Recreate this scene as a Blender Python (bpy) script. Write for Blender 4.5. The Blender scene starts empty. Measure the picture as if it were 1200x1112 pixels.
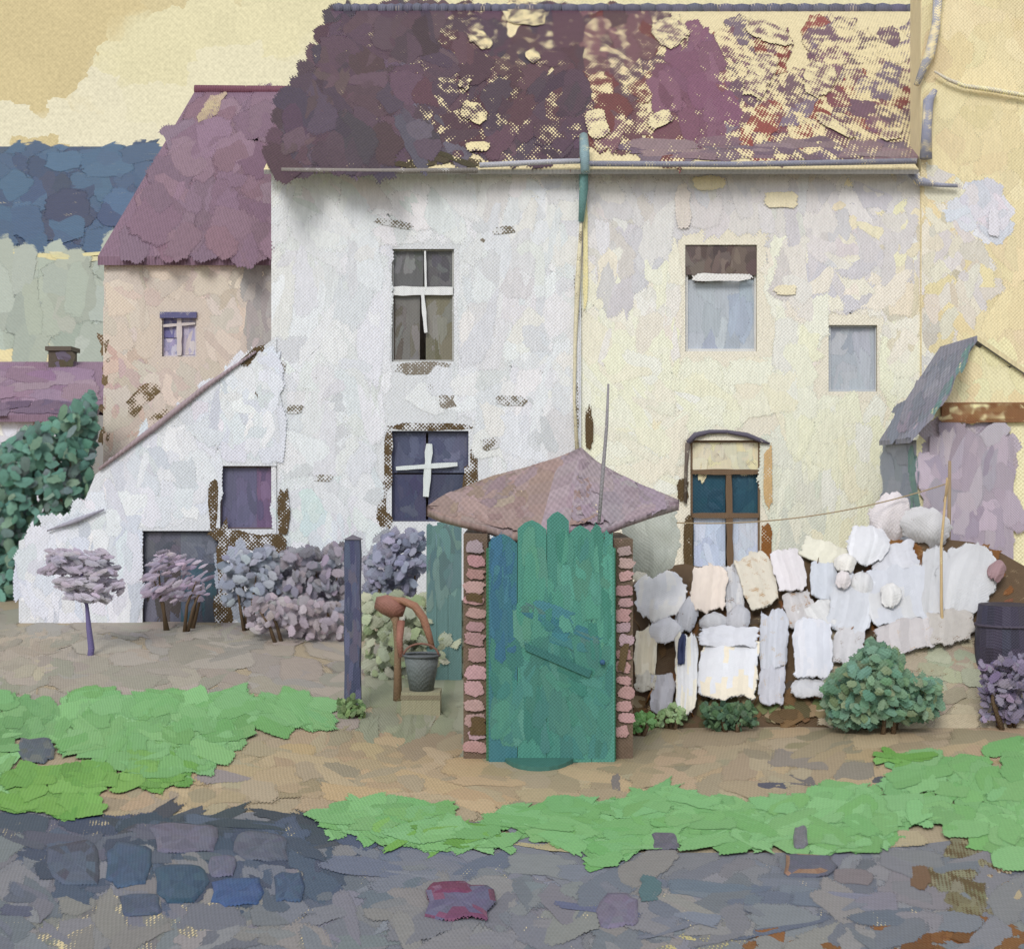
import bpy, math, random
from math import radians as R, sin, cos, pi, sqrt
from mathutils import Vector, noise as mn

# ------------------------------------------------------------------ camera, sky, sun
sc = bpy.context.scene
COL = sc.collection
rnd = random.Random(7)

EYE = 2.0          # eye height
F_ = 1680.0        # focal length in photo pixels
cam = bpy.data.cameras.new("camera"); camo = bpy.data.objects.new("camera", cam); COL.objects.link(camo)
camo.location = (0, 0, EYE); camo.rotation_euler = (R(90), 0, 0)
cam.sensor_width = 36.0; cam.lens = F_ / 1200 * 36; cam.clip_end = 3000; cam.clip_start = 0.05
sc.camera = camo
sc.cycles.transparent_max_bounces = 14; sc.cycles.max_bounces = 4; sc.cycles.diffuse_bounces = 3; sc.cycles.glossy_bounces = 1; sc.cycles.transmission_bounces = 0
sc.cycles.caustics_reflective = False; sc.cycles.caustics_refractive = False
sc.view_settings.view_transform = 'Standard'; sc.view_settings.look = 'None'
sc.view_settings.exposure = 0.0; sc.view_settings.gamma = 1.0

def lin(c):
    c = c / 255.0
    return c / 12.92 if c <= .04045 else ((c + .055) / 1.055) ** 2.4

SUN_EL, SUN_AZ = 38, 196     # behind the viewer, a little to the left
w = bpy.data.worlds.new("World"); sc.world = w; w.use_nodes = True
def build_world():
    nt = w.node_tree; N = nt.nodes; L = nt.links; N.clear()
    out = N.new('ShaderNodeOutputWorld'); bg = N.new('ShaderNodeBackground'); L.new(bg.outputs[0], out.inputs[0])
    tc = N.new('ShaderNodeTexCoord'); sp = N.new('ShaderNodeSeparateXYZ'); L.new(tc.outputs['Generated'], sp.inputs[0])
    def m(op, a, b=None, c=None, clamp=False):
        n = N.new('ShaderNodeMath'); n.operation = op; n.use_clamp = clamp
        for i, v in enumerate((a, b, c)):
            if v is None: continue
            if hasattr(v, 'links'): L.new(v, n.inputs[i])
            else: n.inputs[i].default_value = v
        return n.outputs[0]
    def mixc(f, a, b):
        n = N.new('ShaderNodeMix'); n.data_type = 'RGBA'
        if hasattr(f, 'links'): L.new(f, n.inputs[0])
        else: n.inputs[0].default_value = f
        for i, v in ((6, a), (7, b)):
            if hasattr(v, 'links'): L.new(v, n.inputs[i])
            else: n.inputs[i].default_value = (*v, 1)
        return n.outputs[2]
    ys = m('MAXIMUM', sp.outputs[1], 0.15)
    u0 = m('DIVIDE', sp.outputs[0], ys); v0 = m('DIVIDE', sp.outputs[2], ys)
    cb0 = N.new('ShaderNodeCombineXYZ'); L.new(u0, cb0.inputs[0]); L.new(v0, cb0.inputs[1])
    nd = N.new('ShaderNodeTexNoise'); nd.inputs['Scale'].default_value = 120; nd.inputs['Detail'].default_value = 4; L.new(cb0.outputs[0], nd.inputs['Vector'])
    ds = N.new('ShaderNodeVectorMath'); ds.operation = 'MULTIPLY_ADD'; L.new(nd.outputs['Color'], ds.inputs[0]); ds.inputs[1].default_value = (.012, .012, 0); L.new(cb0.outputs[0], ds.inputs[2])
    vo = N.new('ShaderNodeTexVoronoi'); vo.distance = 'CHEBYCHEV'; vo.feature = 'SMOOTH_F1' if False else 'F1'; vo.inputs['Scale'].default_value = 46; L.new(ds.outputs[0], vo.inputs['Vector'])
    vx = N.new('ShaderNodeSeparateXYZ'); L.new(vo.outputs['Position'], vx.inputs[0])
    u = m('ADD', m('MULTIPLY', vx.outputs[0], .8), m('MULTIPLY', u0, .2)); v = m('ADD', m('MULTIPLY', vx.outputs[1], .8), m('MULTIPLY', v0, .2))
    cellr = N.new('ShaderNodeSeparateXYZ'); L.new(vo.outputs['Color'], cellr.inputs[0])
    cb = N.new('ShaderNodeCombineXYZ'); L.new(u0, cb.inputs[0]); L.new(v0, cb.inputs[1])
    nz = N.new('ShaderNodeTexNoise'); nz.inputs['Scale'].default_value = 15; nz.inputs['Detail'].default_value = 7; nz.inputs['Roughness'].default_value = .6
    L.new(cb.outputs[0], nz.inputs['Vector'])
    nz2 = N.new('ShaderNodeTexNoise'); nz2.inputs['Scale'].default_value = 9; nz2.inputs['Detail'].default_value = 3
    L.new(cb.outputs[0], nz2.inputs['Vector'])
    def cloud(cx, cy, rx, ry):   # an elliptical bank of cloud by direction
        du = m('DIVIDE', m('SUBTRACT', u, (cx - 600) / F_), rx / F_)
        dv = m('DIVIDE', m('SUBTRACT', v, (556 - cy) / F_), ry / F_)
        d = m('ADD', m('POWER', m('ABSOLUTE', du), 2.6), m('POWER', m('ABSOLUTE', dv), 2.6))
        d = m('ADD', d, m('MULTIPLY', m('SUBTRACT', nz.outputs[0], .5), 2.4))
        return m('SUBTRACT', 1.0, m('MULTIPLY', m('SUBTRACT', d, .7), 1.6), clamp=True)
    tan = tuple(lin(c) for c in (214, 197, 152)); crm = tuple(lin(c) for c in (230, 221, 182)); whi = tuple(lin(c) for c in (233, 225, 196))
    yel = tuple(lin(c) for c in (233, 225, 193))
    col = mixc(nz2.outputs[0], tan, tuple(x * 1.03 for x in tan))
    right = m('MULTIPLY_ADD', u, 9.0, 2.35, True)
    col = mixc(right, col, crm)
    for (c_, a) in ((whi, (150, 148, 80, 26)), (whi, (40, 128, 62, 20)), (whi, (160, 92, 62, 40)), (yel, (285, 62, 120, 52)), (crm, (330, 20, 150, 30)), (whi, (90, 140, 170, 26)), (crm, (185, 50, 50, 30)), (yel, (235, 118, 70, 34))):
        col = mixc(cloud(*a), col, c_)
    # faint stipple in the thin cloud
    nf = N.new('ShaderNodeTexNoise'); nf.inputs['Scale'].default_value = 420; nf.inputs['Detail'].default_value = 1
    L.new(cb.outputs[0], nf.inputs['Vector'])
    st = m('ADD', m('MULTIPLY_ADD', m('SUBTRACT', nf.outputs[0], .5), .40, 1.0), m('MULTIPLY', m('SUBTRACT', cellr.outputs[0], .5), .05))
    st = m('ADD', st, m('MULTIPLY', m('MULTIPLY', m('SINE', m('MULTIPLY', u0, 6.2832 * F_ / 4.3)), m('SINE', m('MULTIPLY', v0, 6.2832 * F_ / 4.3))), .05))
    vm = N.new('ShaderNodeVectorMath'); vm.operation = 'SCALE'; L.new(col, vm.inputs[0]); L.new(st, vm.inputs['Scale'])
    col = vm.outputs[0]
    sky = N.new('ShaderNodeTexSky'); sky.sky_type = 'NISHITA'; sky.sun_disc = False
    sky.sun_elevation = R(SUN_EL); sky.sun_rotation = R(SUN_AZ)
    vs = N.new('ShaderNodeVectorMath'); vs.operation = 'SCALE'; L.new(sky.outputs[0], vs.inputs[0]); vs.inputs['Scale'].default_value = 0.05
    va = N.new('ShaderNodeVectorMath'); va.operation = 'ADD'; L.new(vs.outputs[0], va.inputs[0]); va.inputs[1].default_value = (.585, .60, .645)
    front = m('MULTIPLY_ADD', sp.outputs[1], 2.2, -.5, True)
    fin = mixc(front, va.outputs[0], col)
    L.new(fin, bg.inputs[0]); bg.inputs[1].default_value = 1.0
build_world()

sl = bpy.data.lights.new("sun", 'SUN'); sl.energy = 1.7; sl.angle = R(20); sl.color = (1, .97, .94)
so = bpy.data.objects.new("sun", sl); COL.objects.link(so)
_el, _az = R(SUN_EL), R(SUN_AZ)
sdir = Vector((sin(_az) * cos(_el), cos(_az) * cos(_el), sin(_el)))
so.rotation_euler = sdir.to_track_quat('Z', 'Y').to_euler(); so.location = sdir * 40

# ------------------------------------------------------------------ colours and materials
FV, FU, FS = 0.76, 1.19, 1.05      # light received by walls, ground, slopes (sets the albedo from the wanted tone)
def C(rgb, f=FV, k=1.0):
    return tuple(min(.92, lin(c) / f * k) for c in rgb)
CREAM = (228, 211, 165); UMBER = (82, 66, 42); OCHRE = (128, 84, 40)

def painted(name, weave, ystretch=1.0, streak=(9, 9, 2.2), rough=.62, bump=.35, jit=.16, wamp=.10, spec=.3, nscale=7, zf=1.0, rim=True, wb=.35):
    m_ = bpy.data.materials.new(name); m_.use_nodes = True
    nt = m_.node_tree; N = nt.nodes; L = nt.links
    bs = N['Principled BSDF']; bs.inputs['Roughness'].default_value = rough; bs.inputs['Specular IOR Level'].default_value = spec
    tc = N.new('ShaderNodeTexCoord'); geo = N.new('ShaderNodeNewGeometry')
    ac = N.new('ShaderNodeAttribute'); ac.attribute_name = 'Col'
    au = N.new('ShaderNodeAttribute'); au.attribute_name = 'Und'
    def m(op, a, b=None, c=None, clamp=False):
        n = N.new('ShaderNodeMath'); n.operation = op; n.use_clamp = clamp
        for i, v in enumerate((a, b, c)):
            if v is None: continue
            if hasattr(v, 'links'): L.new(v, n.inputs[i])
            else: n.inputs[i].default_value = v
        return n.outputs[0]
    P = tc.outputs['Object']
    sp = N.new('ShaderNodeSeparateXYZ'); L.new(P, sp.inputs[0])
    wn = N.new('ShaderNodeTexNoise'); wn.inputs['Scale'].default_value = 3; L.new(P, wn.inputs['Vector'])
    wob = m('MULTIPLY', wn.outputs[0], 3.0)
    k = 2 * pi / weave
    sx = m('SINE', m('ADD', m('MULTIPLY', sp.outputs[0], k), wob))
    zz = m('ADD', m('MULTIPLY', sp.outputs[2], k * zf), m('MULTIPLY', sp.outputs[1], k / ystretch))
    sz = m('SINE', m('ADD', zz, wob))
    wv = m('MULTIPLY', sx, sz)                                   # coarse knobbly weave of the surface
    n1 = N.new('ShaderNodeTexNoise'); n1.inputs['Scale'].default_value = nscale; n1.inputs['Detail'].default_value = 5; n1.inputs['Roughness'].default_value = .6
    mp1 = N.new('ShaderNodeMapping'); mp1.inputs['Scale'].default_value = (1, 1 / max(1, ystretch * .8), 1 if zf else .001); L.new(P, mp1.inputs['Vector']); L.new(mp1.outputs[0], n1.inputs['Vector'])
    n1c = m('MULTIPLY_ADD', n1.outputs[0], 3.0, -1.0, True)
    n3 = N.new('ShaderNodeTexNoise'); n3.inputs['Scale'].default_value = .34 / weave; n3.inputs['Detail'].default_value = 2; L.new(mp1.outputs[0], n3.inputs['Vector'])
    n3c = m('MULTIPLY_ADD', n3.outputs[0], 3.2, -1.1, True)
    n = m('ADD', m('MULTIPLY', n1c, .34), m('MULTIPLY_ADD', wv, .19, .19)); n = m('ADD', n, m('MULTIPLY', n3c, .28))
    under = m('MULTIPLY', m('SUBTRACT', n, ac.outputs['Alpha']), 14.0, clamp=True)
    if rim:
        L.new(m('MULTIPLY', m('SUBTRACT', m('ADD', au.outputs['Alpha'], .02), n), 12.0, clamp=True), bs.inputs['Alpha'])
    mp = N.new('ShaderNodeMapping'); mp.inputs['Scale'].default_value = streak; L.new(P, mp.inputs['Vector'])
    n2 = N.new('ShaderNodeTexNoise'); n2.inputs['Scale'].default_value = 4; n2.inputs['Detail'].default_value = 6; n2.inputs['Roughness'].default_value = .65
    L.new(mp.outputs[0], n2.inputs['Vector'])
    br = m('ADD', m('MULTIPLY_ADD', m('SUBTRACT', n2.outputs[0], .5), jit * 4, 1.0), m('MULTIPLY', wv, wamp))
    mx = N.new('ShaderNodeMix'); mx.data_type = 'RGBA'; L.new(under, mx.inputs[0]); L.new(ac.outputs['Color'], mx.inputs[6]); L.new(au.outputs['Color'], mx.inputs[7])
    vm = N.new('ShaderNodeVectorMath'); vm.operation = 'SCALE'; L.new(mx.outputs[2], vm.inputs[0]); L.new(br, vm.inputs['Scale'])
    L.new(vm.outputs[0], bs.inputs['Base Color'])
    h = m('ADD', m('MULTIPLY', wv, wb), m('MULTIPLY', n2.outputs[0], 1.6)); h = m('SUBTRACT', h, m('MULTIPLY', under, .5))
    bp = N.new('ShaderNodeBump'); bp.inputs['Strength'].default_value = bump; bp.inputs['Distance'].default_value = weave * .45
    L.new(h, bp.inputs['Height']); L.new(bp.outputs[0], bs.inputs['Normal'])
    return m_
PX = 4.3 / F_
M = {}
M['plaster'] = painted('limewashed_plaster', 16 * PX, streak=(10, 10, 1.6), jit=.10, wamp=.024, bump=.7, wb=.2)
M['tile'] = painted('weathered_roof_tiles', 17 * PX, ystretch=2.7, zf=0, streak=(5, 2, 1), jit=.14, wamp=.13, bump=.5, nscale=4)
M['farplaster'] = painted('old_roughcast', 20 * PX, streak=(6, 6, 1.6), jit=.08, wamp=.08)
M['hill'] = painted('far_hillside', 110 * PX, ystretch=4, streak=(.3, .3, .5), jit=.12, wamp=.13, nscale=.6, bump=.2)
M['field'] = painted('far_field', 60 * PX, ystretch=4, streak=(1.2, .6, 1), jit=.08, wamp=.08, nscale=1.2, bump=.2)
M['ground'] = painted('trodden_earth', 9 * PX, ystretch=5, streak=(4, 9, 4), jit=.11, wamp=.09, bump=.4, nscale=6)
M['road'] = painted('lane_surface', 7 * PX, ystretch=4, streak=(3, 8, 3), jit=.10, wamp=.07, bump=.4, nscale=7)
M['grass'] = painted('short_turf', 8.5 * PX, ystretch=4, streak=(5, 8, 5), jit=.07, wamp=.05, bump=.45)
M['wood'] = painted('painted_boards', 10 * PX, streak=(16, 16, 1.2), jit=.10, wamp=.04, bump=.5, nscale=9)
M['brick'] = painted('pink_brick', 10 * PX, streak=(8, 8, 6), jit=.14, wamp=.10, nscale=14)
M['cloth'] = painted('washed_linen', 12 * PX, streak=(14, 14, 3), jit=.05, wamp=.05, bump=.35, nscale=11)
M['leaf'] = painted('leaves', 12 * PX, streak=(9, 9, 6), jit=.12, wamp=.06, bump=.4, nscale=12)
M['glass'] = painted('window_panes', 16 * PX, streak=(14, 14, 1.5), jit=.14, wamp=.04, rough=.35, bump=.2, spec=.4)
M['metal'] = painted('rusty_iron', 12 * PX, streak=(8, 8, 6), jit=.16, rough=.6, rim=False)
M['stone'] = painted('lane_stones', 7 * PX, ystretch=4, streak=(7, 6, 5), jit=.16, wamp=.07, bump=.4)

# ------------------------------------------------------------------ mesh builder
BASE = {}
class MB:
    def __init__(s): s.v = []; s.f = []; s.c = []; s.u = []; s.sm = []
    def add(s, vs, fs, col, cov=2.0, und=CREAM, smooth=False, uf=FV, ed=None):
        o = len(s.v); s.v += [tuple(p) for p in vs]
        many = isinstance(col, list)
        ul = C(und, uf)
        for i, f in enumerate(fs):
            s.f.append([o + j for j in f]); c = col[i] if many else col
            s.c.append((*c, cov)); s.u.append([(*ul, q) for q in ed[i]] if ed else (*ul, 2)); s.sm.append(smooth)
    def box(s, x0, x1, y0, y1, z0, z1, col, **k):
        s.add([(x0, y0, z0), (x1, y0, z0), (x1, y1, z0), (x0, y1, z0), (x0, y0, z1), (x1, y0, z1), (x1, y1, z1), (x0, y1, z1)],
              [(0, 3, 2, 1), (4, 5, 6, 7), (0, 1, 5, 4), (1, 2, 6, 5), (2, 3, 7, 6), (3, 0, 4, 7)], col, **k)
    def tube(s, pts, r, col, n=9, **k):
        pts = [Vector(p) for p in pts]; rr = r if isinstance(r, (list, tuple)) else [r] * len(pts)
        vs = []; fs = []
        for i, p in enumerate(pts):
            t = (pts[min(i + 1, len(pts) - 1)] - pts[max(i - 1, 0)]).normalized()
            a = t.cross(Vector((0, 1, .01))); 
            if a.length < .1: a = t.cross(Vector((1, 0, 0)))
            a.normalize(); b = t.cross(a).normalized()
            for j in range(n):
                q = 2 * pi * j / n; vs.append(p + (a * cos(q) + b * sin(q)) * rr[i])
        for i in range(len(pts) - 1):
            for j in range(n):
                fs.append((i * n + j, i * n + (j + 1) % n, (i + 1) * n + (j + 1) % n, (i + 1) * n + j))
        fs.append(tuple(range(n - 1, -1, -1))); fs.append(tuple((len(pts) - 1) * n + j for j in range(n)))
        s.add(vs, fs, col, smooth=True, **k)
    def build(s, name, mat, parent=None, base=None):
        me = bpy.data.meshes.new(name)
        if parent is not None: b = BASE[parent.name]
        elif base is not None: b = Vector(base)
        else:
            xs = [v[0] for v in s.v]; ys = [v[1] for v in s.v]; zs = [v[2] for v in s.v]
            b = Vector(((min(xs) + max(xs)) / 2, (min(ys) + max(ys)) / 2, min(zs)))
        me.from_pydata([(v[0] - b.x, v[1] - b.y, v[2] - b.z) for v in s.v], [], s.f); 
        for nm, src in (('Col', s.c), ('Und', s.u)):
            at = me.color_attributes.new(nm, 'FLOAT_COLOR', 'CORNER'); buf = []
            for i, f in enumerate(s.f):
                q = src[i]
                if isinstance(q, list):
                    for e in q: buf += list(e)
                else: buf += list(q) * len(f)
            at.data.foreach_set('color', buf)
        me.polygons.foreach_set('use_smooth', s.sm)
        me.materials.append(M[mat]); me.update()
        o = bpy.data.objects.new(name, me); COL.objects.link(o)
        if parent is not None: o.parent = parent
        else: o.location = b
        BASE[o.name] = b
        return o
def thing(name, label, cat, loc, group=None):
    o = bpy.data.objects.new(name, None); COL.objects.link(o); o.location = loc; o.empty_display_size = .2
    BASE[o.name] = Vector(loc); o['label'] = label; o['category'] = cat
    if group: o['group'] = group
    return o
def tag(o, label, cat, group=None):
    o['label'] = label; o['category'] = cat
    if group: o['group'] = group
    return o
def kind(o, k='structure'): o['kind'] = k; return o

def P(px, py, d): return Vector(((px - 600) / F_ * d, d, EYE + (556 - py) / F_ * d))
def X(px, d): return (px - 600) / F_ * d
def Z(py, d): return EYE + (556 - py) / F_ * d

# surfaces: where a sight line meets a real surface
class Plane:
    def __init__(s, o, n): s.o = Vector(o); s.n = Vector(n).normalized()
    def at(s, px, py):
        r = Vector(((px - 600) / F_, 1, (556 - py) / F_)); e = Vector((0, 0, EYE))
        return e + r * ((s.o - e).dot(s.n) / r.dot(s.n))
    def nor(s, p): return s.n
def gh(x, y):      # height of the ground: flat lane, garden rising gently to the cottages
    t = min(1, max(0, (y - 11.2) / 4.2)); return .35 * t * t * (3 - 2 * t)
class Ground:
    def at(s, px, py):
        k = (py - 556) / F_; d = EYE / max(k, .02)
        for _ in range(12): d = .5 * d + .5 * (EYE - gh(0, d)) / max(k, .02)
        return Vector(((px - 600) / F_ * d, d, gh(0, d)))
    def nor(s, p): return Vector((0, 0, 1))
GR = Ground()

def inpoly(x, y, poly):
    c = False; j = len(poly) - 1
    for i in range(len(poly)):
        xi, yi = poly[i]; xj, yj = poly[j]
        if (yi > y) != (yj > y) and x < (xj - xi) * (y - yi) / (yj - yi) + xi: c = not c
        j = i
    return c
def sample(poly):
    xs = [p[0] for p in poly]; ys = [p[1] for p in poly]
    for _ in range(400):
        x, y = rnd.uniform(min(xs), max(xs)), rnd.uniform(min(ys), max(ys))
        if inpoly(x, y, poly): return x, y
    return poly[0]
def jitc(rgb, a=5):
    j = rnd.gauss(0, a); return tuple(max(0, min(255, c + j + rnd.gauss(0, a * .35))) for c in rgb)

def dab(mb, S, cx, cy, L, W, ang, col, off=.004, dome=.001, cov=2.0, und=CREAM, rag=.13, uf=FV, seg=16, clip=None, mean=None):
    """one laid-on patch of material: ragged rounded oblong with a little body of its own"""
    ca, sa = cos(ang), sin(ang); top = []; inn = []
    c = S.at(cx, cy); n = S.nor(c); tx, ty = rnd.gauss(0, .0012), rnd.gauss(0, .0012)
    for i in range(seg):
        t = 2 * pi * (i + rnd.uniform(-.2, .2)) / seg
        e = .55
        a = math.copysign(abs(cos(t)) ** e, cos(t)) * L / 2 * (1 + rnd.gauss(0, rag))
        b = math.copysign(abs(sin(t)) ** e, sin(t)) * W / 2 * (1 + rnd.gauss(0, rag * .8))
        for q, lst, o_ in ((1, top, off), (.6, inn, off + dome)):
            x, y = cx + (a * ca - b * sa) * q, cy + (a * sa + b * ca) * q
            if clip: x, y = min(max(x, clip[0]), clip[2]), min(max(y, clip[1]), clip[3])
            lst.append(S.at(x, y) + n * (o_ + tx * cos(t) + ty * sin(t)))
    cc = sum(inn, Vector()) / seg
    vs = top + inn + [cc]; rim = -.05
    fs = [(seg + i, seg + (i + 1) % seg, 2 * seg) for i in range(seg)] + [((i + 1) % seg, seg + (i + 1) % seg, seg + i, i) for i in range(seg)]
    if (S.at(cx + 1, cy) - c).cross(S.at(cx, cy + 1) - c).dot(n) < 0: fs = [tuple(reversed(f)) for f in fs]
    al = {}
    for q in range(seg): al[q] = rim
    mb.add(vs, fs, col, cov=cov, und=und, uf=uf, smooth=False, ed=[[al.get(q, 1.5) for q in f] for f in fs])

RL = .24
def fill(mb, S, poly, pal, n, L, W, ang, f=FV, cov=2.0, und=CREAM, holes=(), off=(.003, .012), dome=.006, pad=0, aj=.25, jit=4, covj=.1, clip=None, rag=.12):
    k = 0; tries = 0; off = (off[0] * RL, off[1] * RL); dome *= .12
    mean = tuple(sum(c[i] for c in pal) / len(pal) for i in range(3))
    L *= 1.15; W *= 1.2
    if cov > 1: und = mean
    while k < n and tries < n * 12:
        tries += 1
        x, y = sample(poly); l = L * rnd.uniform(.6, 1.3); w_ = W * rnd.uniform(.65, 1.3); a = ang + rnd.gauss(0, aj)
        hx = (abs(cos(a)) * l + abs(sin(a)) * w_) / 2; hy = (abs(sin(a)) * l + abs(cos(a)) * w_) / 2
        bad = any(x + hx > h[0] + pad and x - hx < h[2] - pad and y + hy > h[1] + pad and y - hy < h[3] - pad for h in holes)
        if bad: continue
        k += 1
        dab(mb, S, x, y, l, w_, a, C(jitc(rnd.choice(pal), jit), f), off=rnd.uniform(*off), dome=dome,
            cov=cov + rnd.uniform(-covj, covj) if cov < 1 else cov, und=und, uf=f, clip=clip, rag=rag, mean=mean if cov > .9 else None)

# ------------------------------------------------------------------ ground
def ground():
    mb = MB()
    xs = [-900, -300, -100, -45, -30] + [-25 + i * 1.0 for i in range(51)] + [30, 45, 100, 300, 900]
    ys = [-300, -60, -12, -4, 0, 2, 4] + [5 + i * .5 for i in range(30)] + [20, 22, 25, 30, 45, 80, 200, 600, 1800]
    vs = [(x, y, gh(x, y)) for y in ys for x in xs]; nx = len(xs)
    fs = [(j * nx + i, j * nx + i + 1, (j + 1) * nx + i + 1, (j + 1) * nx + i) for j in range(len(ys) - 1) for i in range(nx - 1)]
    mb.add(vs, fs, C((180, 164, 136), FU), smooth=True)
    up = dict(f=FU, off=(.004, .02), dome=.012)
    # grey-beige garden in front of the lean-to
    fill(mb, GR, [(-60, 715), (420, 740), (430, 850), (200, 830), (-60, 835)], [(170, 161, 147), (176, 166, 150), (163, 158, 142), (167, 160, 150), (182, 170, 155)], 150, 62, 20, 0, **up)
    fill(mb, GR, [(-60, 740), (60, 740), (60, 800), (-60, 810)], [(188, 176, 152), (180, 170, 150)], 20, 60, 20, 0, **up)
    # pale sage ground by the pump
    fill(mb, GR, [(425, 780), (548, 780), (556, 872), (425, 868)], [(158, 160, 136), (164, 166, 142), (152, 156, 128)], 40, 50, 26, pi / 2, **up)
    # beige path band
    fill(mb, GR, [(240, 880), (420, 860), (560, 872), (700, 905), (760, 858), (960, 850), (1010, 840), (1150, 800), (1260, 790), (1260, 900), (1020, 920), (900, 935), (760, 950), (600, 960), (500, 960), (380, 930), (150, 970), (60, 960)],
         [(188, 166, 132), (180, 162, 132), (195, 173, 138), (172, 158, 130), (184, 168, 138)], 210, 75, 26, 0, **up)
    fill(mb, GR, [(740, 862), (1000, 850), (1000, 890), (740, 900)], [(164, 152, 120), (158, 148, 122), (172, 156, 124)], 40, 80, 18, 0, **up)
    fill(mb, GR, [(350, 895), (760, 905), (640, 945), (420, 935)], [(200, 174, 134), (196, 176, 142)], 30, 90, 24, 0, **up)
    for a in ((270, 905, 90, 30, (160, 150, 148)), (340, 880, 70, 20, (198, 174, 130)), (940, 915, 90, 14, (120, 114, 112)), (905, 922, 40, 12, (88, 88, 102)),
              (950, 890, 110, 30, (152, 142, 130)), (1000, 905, 60, 26, (150, 142, 128)), (1032, 915, 22, 10, (92, 92, 100)), (722, 920, 12, 30, (138, 128, 122)), (180, 940, 70, 36, (176, 160, 138))):
        dab(mb, GR, a[0], a[1], a[2], a[3], rnd.uniform(-.1, .1), C(a[4], FU), off=.0055, dome=.0005, cov=.8, und=(180, 160, 130), uf=FU)
    return kind(mb.build('ground', 'ground', base=(0, 0, 0)))
ground()

def road():
    mb = MB(); edge = [(-1500, 955), (-500, 950), (0, 940), (60, 955), (150, 962), (300, 952), (400, 975), (520, 992), (640, 985), (720, 1000), (860, 1000), (1000, 1000), (1120, 985), (1300, 1000), (2000, 990), (3000, 990)]
    vs = []
    for x, y in edge: p = GR.at(x, y); vs.append((p.x, p.y, .006))
    k = len(vs)
    vs += [(v[0] * 1.0, -20 if False else min(v[1] - 1, 1.0), .006) for v in vs]
    mb.add(vs, [(i, i + k, i + k + 1, i + 1) for i in range(k - 1)], C((128, 130, 136), FU))
    up = dict(f=FU, off=(.028, .046), dome=.004)
    fill(mb, GR, [(-40, 985), (400, 1000), (700, 1010), (1000, 1015), (1130, 1010), (1240, 1030), (1240, 1125), (-40, 1125)],
         [(126, 130, 138), (136, 138, 142), (118, 124, 134), (130, 130, 140), (142, 140, 140)], 260, 80, 34, 0, aj=.5, cov=.93, covj=.08, **up)
    fill(mb, GR, [(60, 1030), (360, 1050), (380, 1110), (40, 1110)], [(128, 130, 130), (136, 136, 134)], 35, 60, 34, .3, aj=.6, cov=.62, **up)
    fill(mb, GR, [(0, 960), (420, 975), (420, 1000), (0, 1010)], [(82, 96, 118), (70, 84, 104), (96, 102, 118), (62, 76, 96)], 46, 80, 24, 0, cov=.85, **up)
    fill(mb, GR, [(40, 985), (420, 990), (400, 1062), (80, 1056)], [(84, 98, 120), (76, 92, 114), (94, 104, 122), (72, 84, 104)], 100, 50, 30, .2, **up)
    fill(mb, GR, [(120, 965), (350, 958), (420, 985), (200, 982)], [(60, 72, 84), (66, 78, 92), (76, 84, 94)], 20, 90, 14, .06, **up)
    fill(mb, GR, [(0, 990), (60, 1000), (70, 1050), (0, 1080)], [(104, 112, 128), (112, 118, 130)], 14, 50, 22, .5, **up)
    fill(mb, GR, [(420, 1000), (700, 1020), (680, 1080), (420, 1060)], [(124, 130, 140), (112, 122, 138), (130, 134, 146)], 30, 110, 22, .05, cov=.9, **up)
    fill(mb, GR, [(760, 1040), (1080, 1040), (1060, 1090), (760, 1090)], [(116, 124, 138), (124, 128, 142), (108, 118, 134)], 36, 100, 18, .1, cov=.9, **up)
    fill(mb, GR, [(1100, 1000), (1170, 980), (1190, 1080), (1120, 1085)], [(140, 136, 112), (128, 126, 96), (150, 146, 118)], 26, 34, 28, 0, cov=.55, und=(96, 78, 48), **up)
    fill(mb, GR, [(1150, 1010), (1185, 1010), (1185, 1070), (1150, 1070)], [(186, 172, 140), (196, 184, 156)], 10, 30, 24, 0, cov=.6, und=(110, 72, 40), **up)
    fill(mb, GR, [(900, 1098), (1230, 1078), (1230, 1130), (880, 1130)], [(128, 84, 44), (118, 76, 40), (138, 92, 50)], 40, 60, 18, 0, cov=.9, **up)
    fill(mb, GR, [(790, 1095), (860, 1085), (870, 1112), (780, 1116)], [(206, 196, 140)], 8, 30, 14, 0, cov=.45, und=(130, 130, 130), **up)
    for a in ((1078, 1030, 26, 34, (120, 92, 70)), (760, 1045, 30, 36, (88, 118, 124)), (700, 1068, 120, 10, (104, 110, 140)), (425, 1018, 110, 26, (112, 120, 140)), (20, 1070, 46, 16, (92, 98, 120)),
              (545, 970, 44, 14, (118, 110, 116)), (1040, 985, 110, 24, (186, 172, 140)), (700, 990, 150, 16, (176, 166, 128)), (640, 995, 90, 8, (190, 178, 138)), (840, 985, 40, 20, (176, 160, 140)), (1000, 1030, 60, 20, (130, 122, 126))):
        dab(mb, GR, a[0], a[1], a[2], a[3], rnd.uniform(-.15, .15), C(a[4], FU), off=.0125, dome=.0005, cov=.8, und=(128, 130, 134), uf=FU)
    return kind(mb.build('road', 'road', base=(0, 0, 0)))
road()

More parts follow.
